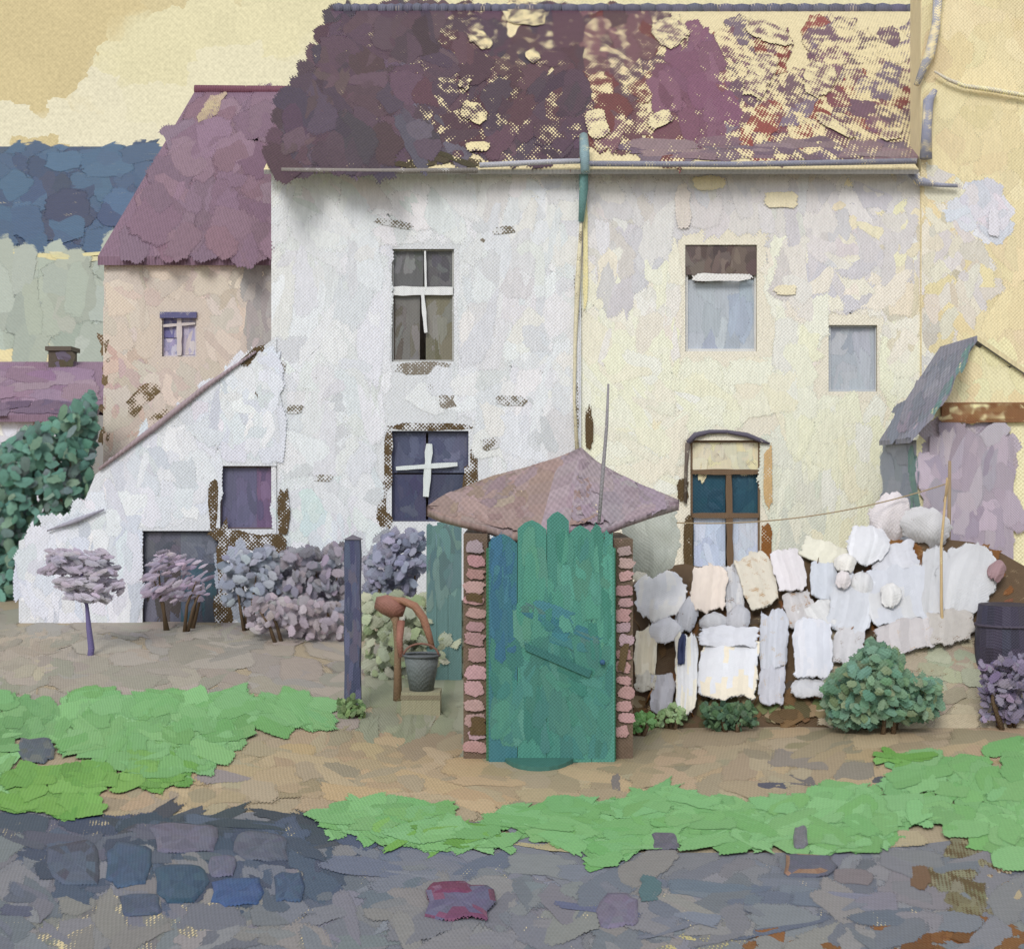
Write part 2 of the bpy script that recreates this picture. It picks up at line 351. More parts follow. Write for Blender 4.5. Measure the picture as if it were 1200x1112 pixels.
def turf(polys):
    mb = MB()
    for poly, n, pal, L, W in polys:
        fill(mb, GR, poly, pal, int(n * 1.5), L * .8, W * .72, 0, f=FU, off=(.055, .080), dome=.0, aj=.3, cov=.97, covj=.02, und=(176, 170, 120), jit=4)
    return mb
G1 = [(134, 190, 124), (126, 184, 112), (138, 194, 128), (130, 186, 118)]; G2 = [(120, 176, 84), (112, 168, 80), (128, 182, 92)]; G3 = [(112, 168, 104), (124, 176, 114)]
g = turf([([(60, 836), (100, 815), (250, 818), (380, 822), (372, 848), (290, 860), (230, 900), (190, 912), (120, 890), (70, 868)], 110, G1, 58, 26),
          ([(0, 818), (70, 830), (60, 866), (5, 880)], 22, G3, 40, 24),
          ([(150, 875), (230, 880), (220, 915), (150, 922)], 22, G2, 50, 20),
          ([(8, 912), (120, 900), (115, 955), (85, 965), (50, 950), (8, 945)], 34, G2, 44, 26),
          ([(-120, 820), (0, 820), (5, 940), (-120, 930)], 50, G1, 70, 30)])
kind(g.build('grass', 'grass'), 'stuff')
g = turf([([(385, 955), (420, 940), (530, 950), (570, 968), (600, 990), (520, 995), (440, 985), (390, 975)], 44, G1, 60, 22),
          ([(450, 962), (560, 975), (590, 992), (460, 988)], 12, G2, 60, 16)])
kind(g.build('grass', 'grass'), 'stuff')
g = turf([([(575, 955), (660, 940), (720, 952), (790, 925), (830, 940), (930, 945), (990, 922), (1050, 935), (1060, 965), (1010, 1000), (870, 995), (780, 985), (740, 1008), (700, 1015), (690, 1000), (730, 975), (670, 990), (600, 972)], 150, G1, 70, 24),
          ([(1040, 890), (1080, 890), (1100, 905), (1160, 880), (1195, 875), (1300, 870), (1300, 990), (1190, 1010), (1150, 1000), (1120, 965), (1060, 960)], 100, G1, 54, 30),
          ([(1030, 884), (1085, 886), (1080, 896), (1030, 892)], 6, G2, 40, 12),
          ([(720, 838), (764, 842), (762, 856), (722, 858)], 9, G2, 26, 14)])
kind(g.build('grass', 'grass'), 'stuff')

# ------------------------------------------------------------------ far land
def slopeland(name, y0, z0, y1, z1, mat, base, dabs, f=FS):
    mb = MB(); n = 40
    vs = []; x0, x1 = -y1 * 1.2, y1 * 1.2
    for i in range(n + 1):
        x = x0 + (x1 - x0) * i / n; wv = mn.noise(Vector((x * 3.0 / y1, y1, 0))) * (z1 - z0) * .07
        vs += [(x, y0, z0), (x, (y0 + y1) / 2, (z0 + z1) / 2), (x, y1, z1), (x, y1 * 1.4, z1 * .9 + wv), (x, y1 * 2.2, 0)]
    fs = [(i * 5 + j, (i + 1) * 5 + j, (i + 1) * 5 + j + 1, i * 5 + j + 1) for i in range(n) for j in range(4)]
    mb.add(vs, fs, C(base, f), smooth=True)
    S = Plane((0, y0, z0), (0, -(z1 - z0), (y1 - y0)))
    dabs(mb, S)
    return kind(mb.build(name, mat, base=(0, y0, 0)))
def hd(mb, S):
    k = dict(f=FS, off=(.1, .5), jit=2.5, dome=.1, cov=.93, covj=.06)
    fill(mb, S, [(-60, 185), (190, 180), (190, 292), (-60, 296)], [(64, 91, 122), (57, 80, 113), (52, 73, 105), (68, 98, 128)], 120, 46, 30, 0, aj=.6, **k)
    fill(mb, S, [(-40, 200), (110, 195), (110, 285), (-40, 285)], [(62, 73, 101), (57, 70, 99)], 34, 40, 30, 0, aj=.6, **k)
    fill(mb, S, [(50, 185), (170, 185), (170, 205), (60, 205)], [(73, 105, 136), (70, 100, 130)], 14, 60, 18, 0, **k)
slopeland('hill', 76, 12, 150, Z(172, 150), 'hill', (64, 86, 112), hd)
def fd(mb, S):
    k = dict(f=FS, off=(.06, .25), jit=2.5, dome=.1)
    fill(mb, S, [(-60, 306), (190, 306), (190, 420), (-60, 420)], [(166, 174, 160), (172, 180, 168), (160, 168, 156), (170, 176, 160)], 110, 34, 60, 0, aj=.3, **k)
    fill(mb, S, [(-60, 402), (58, 402), (58, 430), (-60, 430)], [(226, 210, 160), (220, 204, 158)], 26, 40, 14, 0, **k)
    fill(mb, S, [(-60, 298), (125, 298), (125, 304), (-60, 304)], [(214, 202, 150), (206, 200, 158)], 22, 34, 6, 0, **k)
slopeland('field', 32, .36, 70, Z(298, 70), 'field', (168, 174, 160), fd)

# ------------------------------------------------------------------ walls with openings
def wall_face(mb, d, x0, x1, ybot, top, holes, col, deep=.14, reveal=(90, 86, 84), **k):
    """front of a wall in the plane y=d; top = [(px,py),...] polyline; holes in px are real openings with reveals"""
    def ty(x):
        for (xa, ya), (xb, yb) in zip(top, top[1:]):
            if xa <= x <= xb: return ya + (yb - ya) * (x - xa) / (xb - xa)
        return top[0][1] if x < top[0][0] else top[-1][1]
    br = sorted(set([x0, x1] + [p[0] for p in top if x0 < p[0] < x1] + [h[0] for h in holes] + [h[2] for h in holes]))
    for a, b in zip(br, br[1:]):
        hs = sorted([h for h in holes if h[0] <= a and h[2] >= b], key=lambda h: h[1])
        segs = []; cur = None
        for h in hs:
            segs.append((cur, h[1])); cur = h[3]
        segs.append((cur, ybot))
        for t, bt in segs:
            ta, tb = (ty(a), ty(b)) if t is None else (t, t)
            mb.add([P(a, bt, d), P(b, bt, d), P(b, tb, d), P(a, ta, d)], [(0, 1, 2, 3)], col, **k)
    for h in holes:
        q = [(h[0], h[1]), (h[2], h[1]), (h[2], h[3]), (h[0], h[3])]
        for i in range(4):
            a = P(*q[i], d); b = P(*q[(i + 1) % 4], d)
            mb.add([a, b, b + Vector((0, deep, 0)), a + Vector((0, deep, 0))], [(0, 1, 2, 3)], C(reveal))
def shell(mb, x0, x1, y0, y1, z0, z1, col, front=False):   # sides, back and (optional) front
    mb.add([(x0, y0, z0), (x1, y0, z0), (x1, y1, z0), (x0, y1, z0), (x0, y0, z1), (x1, y0, z1), (x1, y1, z1), (x0, y1, z1)],
           [(1, 2, 6, 5), (2, 3, 7, 6), (3, 0, 4, 7)] + ([(0, 1, 5, 4)] if front else []), col)
def ring(mb, h, t, d, thick, col):   # a window frame
    x0, z1, x1, z0 = X(h[0], d), Z(h[1], d), X(h[2], d), Z(h[3], d)
    mb.box(x0, x0 + t, d, d + thick, z0, z1, col); mb.box(x1 - t, x1, d, d + thick, z0, z1, col)
    mb.box(x0 + t, x1 - t, d, d + thick, z0, z0 + t, col); mb.box(x0 + t, x1 - t, d, d + thick, z1 - t, z1, col)
def bar(mb, a, b, r, d, col):      # glazing bar between two points on the frame, roughly brushed
    p, q = P(*a, d), P(*b, d); t = (q - p).normalized(); s_ = Vector((t.z, 0, -t.x)) * r
    n = 7; vs = []; 
    for i in range(n):
        c = p.lerp(q, i / (n - 1)); ww = s_ * (rnd.uniform(.8, 1.15) if 0 < i < n - 1 else .8)
        vs += [c - ww, c + ww, c - ww + Vector((0, .03, 0)), c + ww + Vector((0, .03, 0))]
    fs = []
    for i in range(n - 1):
        a_, b_ = i * 4, i * 4 + 4
        fs += [(a_, a_ + 1, b_ + 1, b_), (a_ + 2, b_ + 2, b_ + 3, a_ + 3), (a_, b_, b_ + 2, a_ + 2), (a_ + 1, a_ + 3, b_ + 3, b_ + 1)]
    mb.add(vs, fs, col, smooth=False)
def window(parent, h, d, fcol, panes, bars=(), deep=.10, t=.035, name='window', barcol=(205, 206, 205), thick=.05, barw=.03):
    f = MB(); ring(f, h, t, d + deep - thick, thick, C(fcol))
    for bi, b in enumerate(bars): bar(f, b[0], b[1], b[2] if len(b) > 2 else barw, d + deep - .075 - .004 * bi, C(barcol))
    fo = f.build(name, 'wood', parent)
    for (q, pal) in panes:
        g_ = MB(); dd = d + deep - .02
        x0, z1, x1, z0 = X(q[0], dd), Z(q[1], dd), X(q[2], dd), Z(q[3], dd)
        g_.box(x0, x1, dd, dd + .012, z0, z1, C(pal[0]))
        S = Plane((0, dd, 0), (0, -1, 0))
        fill(g_, S, [(q[0], q[1]), (q[2], q[1]), (q[2], q[3]), (q[0], q[3])], pal, 9, (q[3] - q[1]) * .6, (q[2] - q[0]) * .45, pi / 2, aj=.2, off=(.001, .006), dome=.001, clip=q, cov=.95, und=(60, 60, 50))
        g_.build('pane', 'glass', fo)
    return fo

WHITE = [(205, 207, 209), (201, 203, 206), (209, 211, 212), (198, 200, 203), (204, 206, 206), (207, 208, 211)]
D0 = 16.0
# ------------------------------------------------------------------ left cottage (cool white) with its lean-to
def left_cottage():
    d = D0 - .05; t = thing('cottage', 'cool white limewashed cottage with plum roof and sloping lean-to on its left side', 'cottage', (X(500, d), d + 3, .35))
    S = Plane((0, d, 0), (0, -1, 0))
    holes = [(459, 292, 532, 424), (459, 505, 549, 611)]
    w_ = MB(); bot = Z(0, d) and 760
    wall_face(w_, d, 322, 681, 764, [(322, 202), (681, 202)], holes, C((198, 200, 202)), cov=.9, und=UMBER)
    shell(w_, X(322, d), X(681, d), d, 27.5, .2, Z(202, d), C((190, 186, 180)))
    allh = holes
    # umber ground coat showing around windows and at the foot of the wall
    for (x, y, l, ww) in ((447, 590, 14, 60), (455, 540, 12, 80), (505, 500, 100, 10), (556, 545, 12, 60), (452, 610, 16, 20), (560, 585, 20, 20), (315, 495, 14, 30), (320, 640, 22, 30), (548, 575, 14, 60), (420, 270, 70, 12), (575, 290, 50, 26), (495, 432, 80, 16), (528, 470, 30, 20)):
        dab(w_, S, x, y, l, ww, 0, C((120, 112, 100) if y < 500 else UMBER), off=.004, cov=.55, und=(200, 201, 202))
    fill(w_, S, [(324, 212), (676, 212), (676, 520), (324, 560)], WHITE, 260, 105, 42, pi / 2, jit=2.5, f=.745, holes=allh, pad=7, cov=.95, covj=.06, und=(142, 138, 128), aj=.22, off=(.004, .02), clip=(318, 203, 679, 800))
    fill(w_, S, [(324, 212), (560, 212), (560, 290), (324, 290)], [(206, 208, 209), (212, 213, 214)], 40, 90, 34, .5, holes=allh, pad=7, aj=.7, off=(.01, .024), clip=(318, 203, 679, 800))
    fill(w_, S, [(324, 430), (676, 430), (676, 505), (540, 550), (450, 620), (324, 570)], WHITE + [(188, 190, 192)], 80, 60, 40, .2, jit=2.5, f=.745, holes=allh, pad=2, cov=.86, und=(130, 126, 116), aj=.9, off=(.008, .022), clip=(318, 203, 679, 800))
    fill(w_, S, [(330, 565), (455, 565), (455, 640), (330, 650)], [(202, 208, 208), (198, 205, 206), (205, 208, 210)], 34, 44, 24, 1.2, holes=allh, cov=.85, und=(150, 150, 140), off=(.01, .024))
    fill(w_, S, [(345, 580), (385, 580), (385, 615), (345, 615)], [(196, 208, 208), (192, 205, 206)], 5, 34, 20, 1.3, off=(.02, .028))
    fill(w_, S, [(330, 640), (455, 640), (455, 720), (330, 720)], [(158, 156, 164), (148, 148, 156), (170, 168, 172)], 24, 44, 30, 1.0, cov=.85, und=UMBER, off=(.01, .024))
    fill(w_, S, [(560, 212), (676, 212), (676, 500), (560, 540)], [(206, 206, 207), (202, 203, 204), (210, 210, 208)], 60, 60, 40, pi / 2, cov=.93, und=(206, 198, 168), off=(.012, .024), clip=(318, 203, 679, 800))
    for (x, y, l, ww) in ((324, 470, 10, 34), (330, 430, 12, 18), (345, 480, 22, 12), (324, 690, 14, 60), (452, 640, 16, 26), (600, 470, 40, 14), (575, 520, 26, 16), (676, 480, 5, 70), (676, 350, 4, 60), (590, 270, 30, 10), (460, 262, 50, 10), (380, 560, 24, 10), (640, 548, 50, 8)):
        dab(w_, S, x, y, l, ww, rnd.uniform(-.2, .2), C((110, 102, 86)), off=.012, cov=.42, und=(200, 201, 202), clip=(323, 203, 679, 760))
    w_.build('wall', 'plaster', t)
    # lean-to
    dl = d - .02; SL = Plane((0, dl, 0), (0, -1, 0)); lh = [(258, 546, 324, 620), (167, 622, 256, 742)]
    top = [(22, 634), (92, 603), (112, 556), (306, 408), (322, 396)]
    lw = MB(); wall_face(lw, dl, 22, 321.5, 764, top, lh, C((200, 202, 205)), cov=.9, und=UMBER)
    prof = [P(x, y, dl) for x, y in top]
    for a, b in zip(prof, prof[1:]):
        lw.add([a, b, b + Vector((0, 5, 0)), a + Vector((0, 5, 0))], [(0, 1, 2, 3)], C((150, 130, 136)))
    lw.add([(prof[0].x, dl, .2), prof[0], prof[0] + Vector((0, 5, 0)), (prof[0].x, dl + 5, .2)], [(0, 1, 2, 3)], C((190, 192, 194)))
    for (x, y, l, ww, a) in ((250, 590, 12, 70, 0), (318, 640, 40, 34, 0), (284, 632, 90, 22, .2), (262, 650, 16, 100, 0), (262, 720, 26, 60, 0), (332, 600, 16, 60, 0), (292, 420, 40, 14, -.7), (300, 450, 10, 40, 0)):
        dab(lw, SL, x, y, l, ww, a, C(UMBER), off=.004, cov=.6, und=(200, 202, 205))
    tri = [(30, 640), (100, 606), (122, 566), (318, 416), (320, 540), (255, 545), (250, 620), (170, 620), (165, 720), (60, 720), (28, 690)]
    fill(lw, SL, tri, [(206, 208, 212), (200, 203, 208), (211, 212, 215), (196, 199, 205), (203, 205, 211)], 190, 54, 26, pi / 2 - .1, holes=lh, pad=6, cov=.94, und=(140, 136, 130), aj=.3, off=(.006, .02))
    fill(lw, SL, [(30, 640), (150, 625), (160, 725), (60, 725), (26, 690)], [(205, 206, 212), (200, 203, 210), (192, 195, 204)], 40, 60, 24, pi / 2, aj=.2, off=(.012, .022))
    fill(lw, SL, [(258, 640), (322, 640), (322, 730), (258, 730)], [(162, 168, 180), (150, 156, 168), (170, 174, 184)], 14, 40, 22, 1.3, cov=.8, und=UMBER, off=(.01, .02))
    lwo = lw.build('lean_to', 'plaster', t)
    rp = MB()      # thin mauve slate verge along the lean-to slope
    pts = [P(x, y, dl - .03) for x, y in ((116, 550), (180, 502), (240, 454), (300, 412))]
    rp.tube(pts, [.018, .035, .03, .012], C((146, 130, 134)), n=6)
    rp.tube([P(55, 622, dl - .04), P(90, 610, dl - .04), P(122, 597, dl - .04)], [.008, .03, .01], C((142, 140, 150)), n=6)
    rp.build('verge', 'tile', t)
    # windows
    f = window(t, holes[0], d, (168, 168, 164),
               [((461, 294, 496, 336), [(84, 84, 84), (96, 96, 96), (74, 74, 76), (108, 108, 108)]), ((499, 294, 530, 336), [(88, 88, 88), (78, 78, 80), (98, 98, 98)]),
                ((463, 347, 492, 422), [(100, 98, 94), (88, 84, 76), (116, 114, 112)]), ((499, 347, 530, 422), [(106, 102, 84), (98, 94, 76), (120, 118, 110)])],
               bars=[((460, 341), (531, 341), .055), ((498, 294), (499, 340), .012), ((495, 342), (499, 390), .022)], t=.02)
    f['label'] = 'upper sash window with dark grey panes and white glazing bars'
    f = window(t, holes[1], d, (70, 72, 92), [((460, 506, 499, 554), [(72, 76, 98), (64, 68, 90), (82, 86, 108)]), ((502, 506, 548, 554), [(74, 78, 100), (66, 70, 92), (86, 90, 110)]),
               ((460, 556, 499, 610), [(62, 64, 88), (54, 56, 82), (70, 72, 94)]), ((502, 556, 548, 610), [(58, 60, 80), (66, 66, 82)])],
               bars=[((503, 520), (499, 582), .04), ((464, 549), (536, 544), .026)], barcol=(196, 202, 200), t=.02)
    f['label'] = 'lower casement window with navy panes and a pale cross bar'
    window(t, lh[0], dl, (96, 84, 88), [((259, 548, 301, 618), [(86, 84, 108), (96, 92, 118), (80, 78, 100)]), ((301, 548, 323, 618), [(104, 84, 112), (96, 74, 96), (88, 76, 104)])], t=.02)
    window(t, lh[1], dl, (70, 70, 80), [((169, 624, 212, 660), [(78, 80, 90), (88, 88, 98)]), ((212, 624, 254, 660), [(88, 92, 104), (98, 100, 112)]),
                                       ((169, 660, 212, 740), [(84, 86, 100), (92, 92, 106), (70, 66, 66)]), ((212, 660, 254, 740), [(58, 82, 92), (74, 84, 102), (66, 70, 80)])], t=.02, name='door')
    # roof
    roof_part(t, 309, 681, d, 'plum', [(330, 192), (676, 185)])
    return t

RE, RR = 15.72, 22.0
ZE, ZR = Z(199, RE), Z(12, RR)
RS = Plane((0, RE, ZE), (0, -(ZR - ZE), (RR - RE)))
def roof_part(t, px0, px1, d, tone, _):
    xa, xb = X(px0, RE), X(px1, RE); xe = xb
    if tone != 'plum': xe = X(1077, RE); xb = 7.0
    r = MB(); slope = Vector((0, RR - RE, ZR - ZE)); n = RS.n; th = n * -.05
    back = Vector((0, 28 - RR, ZE - ZR))
    e0, e1 = Vector((xa, RE, ZE)), Vector((xb, RE, ZE)); t0, t1 = e0 + slope, e1 + slope; b0, b1 = t0 + back, t1 + back
    q_ = .101; e1 = Vector((xe, RE, ZE)); m0 = e0 + slope * q_; m1 = e1 + slope * q_; m2 = Vector((xb, m0.y, m0.z))
    vs = [e0, e1, m1, m2, t1, b1, b0, t0, m0]; n9 = len(vs); vs += [v + th for v in vs]
    fs_ = [(0, 1, 2, 8), (8, 2, 3, 4, 7), (7, 4, 5, 6)] if xe != xb else [(0, 1, 2, 8), (8, 2, 4, 7), (7, 4, 5, 6)]
    fs_ += [tuple(reversed([q + n9 for q in f])) for f in fs_] + [(1, 0, n9, n9 + 1), (2, 1, n9 + 1, n9 + 2), (4, 3, n9 + 3, n9 + 4), (5, 4, n9 + 4, n9 + 5), (6, 5, n9 + 5, n9 + 6), (7, 6, n9 + 6, n9 + 7), (8, 7, n9 + 7, n9 + 8), (0, 8, n9 + 8, n9)]
    if xe != xb: fs_.append((3, 2, n9 + 2, n9 + 3))
    nt_ = 3; r.add(vs, fs_, [C((226, 210, 166), FS)] * nt_ + [C((176, 174, 172), FS)] * (len(fs_) - nt_), cov=.9, und=(150, 120, 110), uf=FS)
    k = dict(f=FS, off=(.01, .05), dome=.012, und=CREAM)
    if tone == 'plum':
        lft = [(328, 178), (352, 110), (385, 50), (412, 16), (500, 16), (500, 190), (330, 192)]
        fill(r, RS, lft, [(83, 63, 75), (75, 59, 70), (91, 70, 84), (70, 60, 73), (80, 59, 68)], 130, 46, 34, .8, cov=.93, covj=.05, aj=.6, **k)
        fill(r, RS, [(332, 188), (352, 130), (398, 34), (416, 20), (440, 60), (360, 190)], [(88, 68, 78), (80, 62, 72), (94, 74, 84)], 70, 30, 22, -1.1, cov=.97, aj=.3, **k)
        fill(r, RS, [(340, 120), (420, 90), (460, 180), (345, 188)], [(75, 60, 75), (85, 68, 84), (68, 57, 70)], 34, 60, 34, 1.2, cov=.97, covj=.02, **k)
        fill(r, RS, [(420, 20), (520, 20), (520, 100), (400, 100)], [(85, 65, 77), (91, 70, 80)], 36, 44, 34, .8, cov=.86, aj=.6, **k)
        fill(r, RS, [(500, 20), (690, 20), (685, 178), (520, 180), (500, 120)], [(80, 57, 70), (88, 62, 75), (75, 59, 73), (85, 56, 67)], 120, 42, 32, -.8, cov=.74, covj=.14, aj=.5, **k)
        fill(r, RS, [(590, 110), (680, 90), (680, 172), (600, 172)], [(73, 56, 70), (80, 60, 75)], 26, 46, 34, -.8, cov=.9, **k)
        fill(r, RS, [(470, 100), (510, 110), (540, 180), (470, 185)], [(95, 87, 100), (88, 81, 95), (85, 73, 87)], 18, 60, 26, 1.1, cov=.97, **k)
        fill(r, RS, [(440, 185), (560, 182), (560, 192), (440, 196)], [(70, 59, 42), (63, 53, 36)], 12, 40, 9, 0, cov=.7, **k)
        fill(r, RS, [(600, 16), (650, 16), (640, 38), (600, 40)], [(228, 212, 166)], 8, 26, 18, .3, **k)
        for (x, y, l, ww) in ((555, 135, 34, 26), (562, 48, 22, 30), (616, 18, 50, 34), (625, 68, 16, 20), (545, 100, 16, 18), (560, 175, 30, 14)):
            dab(r, RS, x, y, l, ww, rnd.uniform(-1, 1), C((230, 214, 166), FS), off=.03, cov=.52, und=(82, 60, 72), uf=FS)
    else:
        fill(r, RS, [(690, 20), (790, 16), (790, 178), (700, 178)], [(108, 74, 80), (118, 80, 88), (98, 72, 80), (112, 60, 62)], 60, 40, 32, -.8, cov=.62, covj=.16, aj=.6, **k)
        fill(r, RS, [(775, 50), (850, 50), (862, 150), (780, 155)], [(124, 84, 104), (116, 76, 94), (130, 88, 108)], 42, 46, 32, 1.3, cov=.84, covj=.1, **k)
        fill(r, RS, [(690, 20), (740, 16), (750, 80), (700, 80)], [(100, 62, 60), (92, 66, 70), (112, 52, 48)], 16, 26, 22, 1, cov=.85, **k)
        fill(r, RS, [(850, 30), (1080, 30), (1080, 172), (850, 176)], [(126, 92, 104), (112, 86, 98), (140, 70, 66), (118, 82, 96), (122, 104, 118)], 110, 40, 30, .5, cov=.46, covj=.14, aj=.9, **k)
        fill(r, RS, [(860, 105), (1000, 100), (1060, 140), (1060, 150), (870, 150)], [(112, 84, 98), (128, 80, 86)], 26, 50, 24, .4, cov=.62, **k)
        fill(r, RS, [(1000, 80), (1050, 90), (1055, 150), (1000, 150)], [(142, 62, 58), (132, 70, 68)], 12, 30, 22, 1, cov=.55, **k)
        fill(r, RS, [(760, 166), (1075, 162), (1075, 184), (760, 186)], [(128, 104, 112), (116, 96, 108), (138, 116, 120)], 40, 70, 12, 0, cov=.72, covj=.08, aj=.05, **k)
        for (x, y, l, ww) in ((700, 148, 30, 40), (774, 143, 34, 20), (890, 90, 36, 60), (960, 95, 44, 44), (785, 40, 46, 40), (1044, 160, 26, 16), (900, 40, 60, 26), (980, 150, 60, 14)):
            dab(r, RS, x, y, l, ww, rnd.uniform(-.6, .6), C((228, 213, 168), FS), off=.03, cov=.52, und=(120, 90, 100), uf=FS)
    ro = r.build('roof', 'tile', t)
    rd = MB(); n_ = 26      # row of blue-grey ridge tiles
    for i in range(n_):
        a = xa + (xb - xa) * i / n_; b = a + (xb - xa) / n_ - .002
        rd.tube([(a, RR, ZR - .02), ((a + b) / 2, RR, ZR + rnd.uniform(-.005, .01)), (b, RR, ZR - .02)], .10, C(jitc((104, 104, 120), 4), FS), n=10, cov=.7, und=(150, 140, 130))
    rd.build('ridge_tiles', 'tile', ro)
    gt = MB()               # eaves gutter
    if tone == 'plum':
        gt.tube([P(330, 200, RE - .06), P(440, 201, RE - .06), P(560, 200, RE - .06)], .03, C((122, 116, 110)), n=8, cov=.75, und=(180, 178, 174))
        gt.tube([P(562, 194, RE - .06), P(640, 190, RE - .06), P(680, 189, RE - .06)], .03, C((160, 160, 166)), n=8, cov=.8, und=(190, 188, 180))
    else:
        gt.tube([P(682, 192, RE - .06), P(860, 193, RE - .06), P(1074, 189, RE - .06)], .032, C((124, 124, 136)), n=8, cov=.7, und=(190, 180, 150))
    gt.build('gutter', 'metal', t)
left_cottage()

# ------------------------------------------------------------------ right cottage (cream) 
def right_cottage():
    d = D0; t = thing('cottage', 'warm cream cottage with arched ground floor window and patchy red purple roof', 'cottage', (X(880, d), d + 3, .35))
    S = Plane((0, d, 0), (0, -1, 0)); holes = [(803, 287, 887, 412), (971, 381, 1028, 459), (809, 516, 891, 668)]
    w_ = MB(); wall_face(w_, d, 681.5, 1078, 764, [(681.5, 202), (1078, 202)], holes, C((214, 208, 190)), cov=.93, und=(220, 208, 176), reveal=(180, 172, 150))
    shell(w_, X(682, d) + .01, 6.9, d + .01, 27.5, .2, Z(202, d), C((200, 190, 170)))
    cl = (680, 203, 1079, 764); k = dict(f=.735, jit=2.5, holes=holes, pad=7, clip=cl, off=(.004, .02))
    fill(w_, S, [(684, 205), (1076, 205), (1076, 330), (684, 330)], [(196, 193, 193), (191, 189, 191), (200, 196, 194), (197, 193, 188)], 190, 76, 42, pi / 2, cov=.92, covj=.06, aj=.5, **k)
    fill(w_, S, [(960, 208), (1076, 205), (1076, 290), (1000, 290)], [(218, 208, 178), (214, 205, 180), (208, 204, 202)], 24, 44, 34, .8, cov=.9, **k)
    fill(w_, S, [(684, 300), (800, 300), (800, 430), (684, 430)], [(216, 210, 196), (222, 213, 194), (210, 207, 200)], 56, 60, 30, pi / 2, cov=.95, **k)
    fill(w_, S, [(684, 400), (1076, 400), (1076, 520), (684, 520)], [(224, 216, 194), (226, 218, 197), (220, 213, 193), (225, 215, 190)], 120, 84, 46, 1.2, aj=.7, cov=.97, **k)
    fill(w_, S, [(885, 300), (1076, 300), (1076, 420), (885, 420)], [(216, 210, 196), (222, 214, 196), (212, 206, 192), (208, 204, 196)], 70, 76, 44, 1.2, aj=.6, cov=.94, **k)
    fill(w_, S, [(1000, 270), (1076, 270), (1076, 430), (1010, 430)], [(202, 194, 172), (208, 200, 178), (196, 190, 172)], 24, 60, 36, 1.2, cov=.94, **k)
    fill(w_, S, [(684, 430), (800, 450), (800, 590), (700, 545)], [(217, 213, 196), (222, 217, 200), (212, 210, 192)], 40, 70, 28, .6, aj=.25, **k)
    fill(w_, S, [(895, 520), (965, 520), (965, 640), (895, 640)], [(204, 206, 190), (198, 201, 186), (208, 208, 192)], 30, 60, 30, pi / 2, aj=.1, **k)
    fill(w_, S, [(965, 470), (1076, 470), (1060, 560), (1030, 640), (965, 640)], [(226, 218, 194), (230, 223, 200), (222, 214, 190)], 50, 70, 24, pi / 2, aj=.15, **k)
    fill(w_, S, [(684, 205), (730, 205), (730, 300), (684, 300)], [(204, 204, 206), (210, 208, 206)], 16, 70, 30, pi / 2, cov=.93, **k)
    for (x, y, l, ww, c) in ((845, 325, 84, 10, (214, 212, 208)), (676, 300, 6, 150, (226, 208, 160)), (915, 235, 50, 22, (216, 206, 176)), (830, 215, 44, 20, (216, 206, 176)), (920, 340, 30, 14, (216, 207, 178)), (800, 240, 20, 60, (206, 198, 190)), (690, 500, 10, 60, UMBER), (800, 575, 16, 30, UMBER), (900, 560, 12, 80, (190, 160, 115)), (806, 640, 12, 90, UMBER), (898, 640, 14, 60, OCHRE)):
        dab(w_, S, max(x, 686), y, l, ww, 0, C(c), off=.022, cov=.72, und=(214, 208, 194))
    w_.build('wall', 'plaster', t)
    f = window(t, holes[0], d, (192, 192, 190), [((806, 328, 884, 410), [(160, 166, 172), (152, 158, 166), (168, 172, 176), (150, 160, 172)])], t=.03)
    f['label'] = 'upper window with grey blue pane under a dark brown blind'
    b = MB(); dd = d + .02; SB = Plane((0, dd, 0), (0, -1, 0))
    b.box(X(804, dd), X(886, dd), dd, dd + .02, Z(322, dd), Z(289, dd), C((92, 80, 76)))
    fill(b, SB, [(806, 292), (884, 292), (884, 318), (806, 316)], [(98, 86, 80), (88, 76, 74), (108, 96, 88), (82, 70, 68)], 26, 26, 15, pi / 2, off=(.004, .012), aj=.1)
    b.build('blind', 'cloth', f)
    f = window(t, holes[1], d, (170, 174, 178), [((973, 383, 1026, 457), [(156, 162, 168), (150, 157, 164), (164, 168, 172)])], t=.025)
    f['label'] = 'small blind window with one plain grey blue pane'
    # arched window: fan panel, teal upper panes, pale blue lower panes, brown mullions
    f = window(t, holes[2], d, (112, 92, 72), [((811, 556, 850, 603), [(28, 66, 82), (24, 58, 76), (36, 74, 88)]), ((858, 556, 889, 603), [(26, 64, 80), (34, 74, 90)]),
              ((813, 606, 850, 664), [(182, 194, 212), (190, 200, 216), (174, 186, 206)]), ((858, 606, 889, 662), [(186, 192, 204), (178, 188, 204)])],
              bars=[((854, 556), (856, 667), .035), ((811, 553), (890, 553), .03), ((811, 604), (890, 604), .03)], barcol=(104, 84, 64), t=.025)
    f['label'] = 'arched ground floor window, teal panes above pale blue panes'
    fan = MB(); SF = Plane((0, d + .06, 0), (0, -1, 0))
    dd = d + .06; fan.box(X(811, dd), X(889, dd), dd, dd + .02, Z(552, dd), Z(519, dd), C((206, 198, 170)))
    fill(fan, SF, [(813, 521), (887, 521), (887, 550), (813, 550)], [(208, 203, 178), (200, 194, 172), (212, 204, 168)], 20, 26, 14, pi / 2, cov=.75, und=(110, 90, 70), off=(.003, .01))
    fan.build('fan_panel', 'wood', f)
    a = MB(); a.tube([P(806, 519, d - .03), P(815, 510, d - .03), P(832, 506, d - .03), P(852, 506, d - .03), P(875, 510, d - .03), P(893, 517, d - .03), P(902, 520, d - .03)], [.03, .035, .025, .022, .03, .025, .01], C((84, 80, 92)), n=7, cov=.85, und=(200, 196, 180))
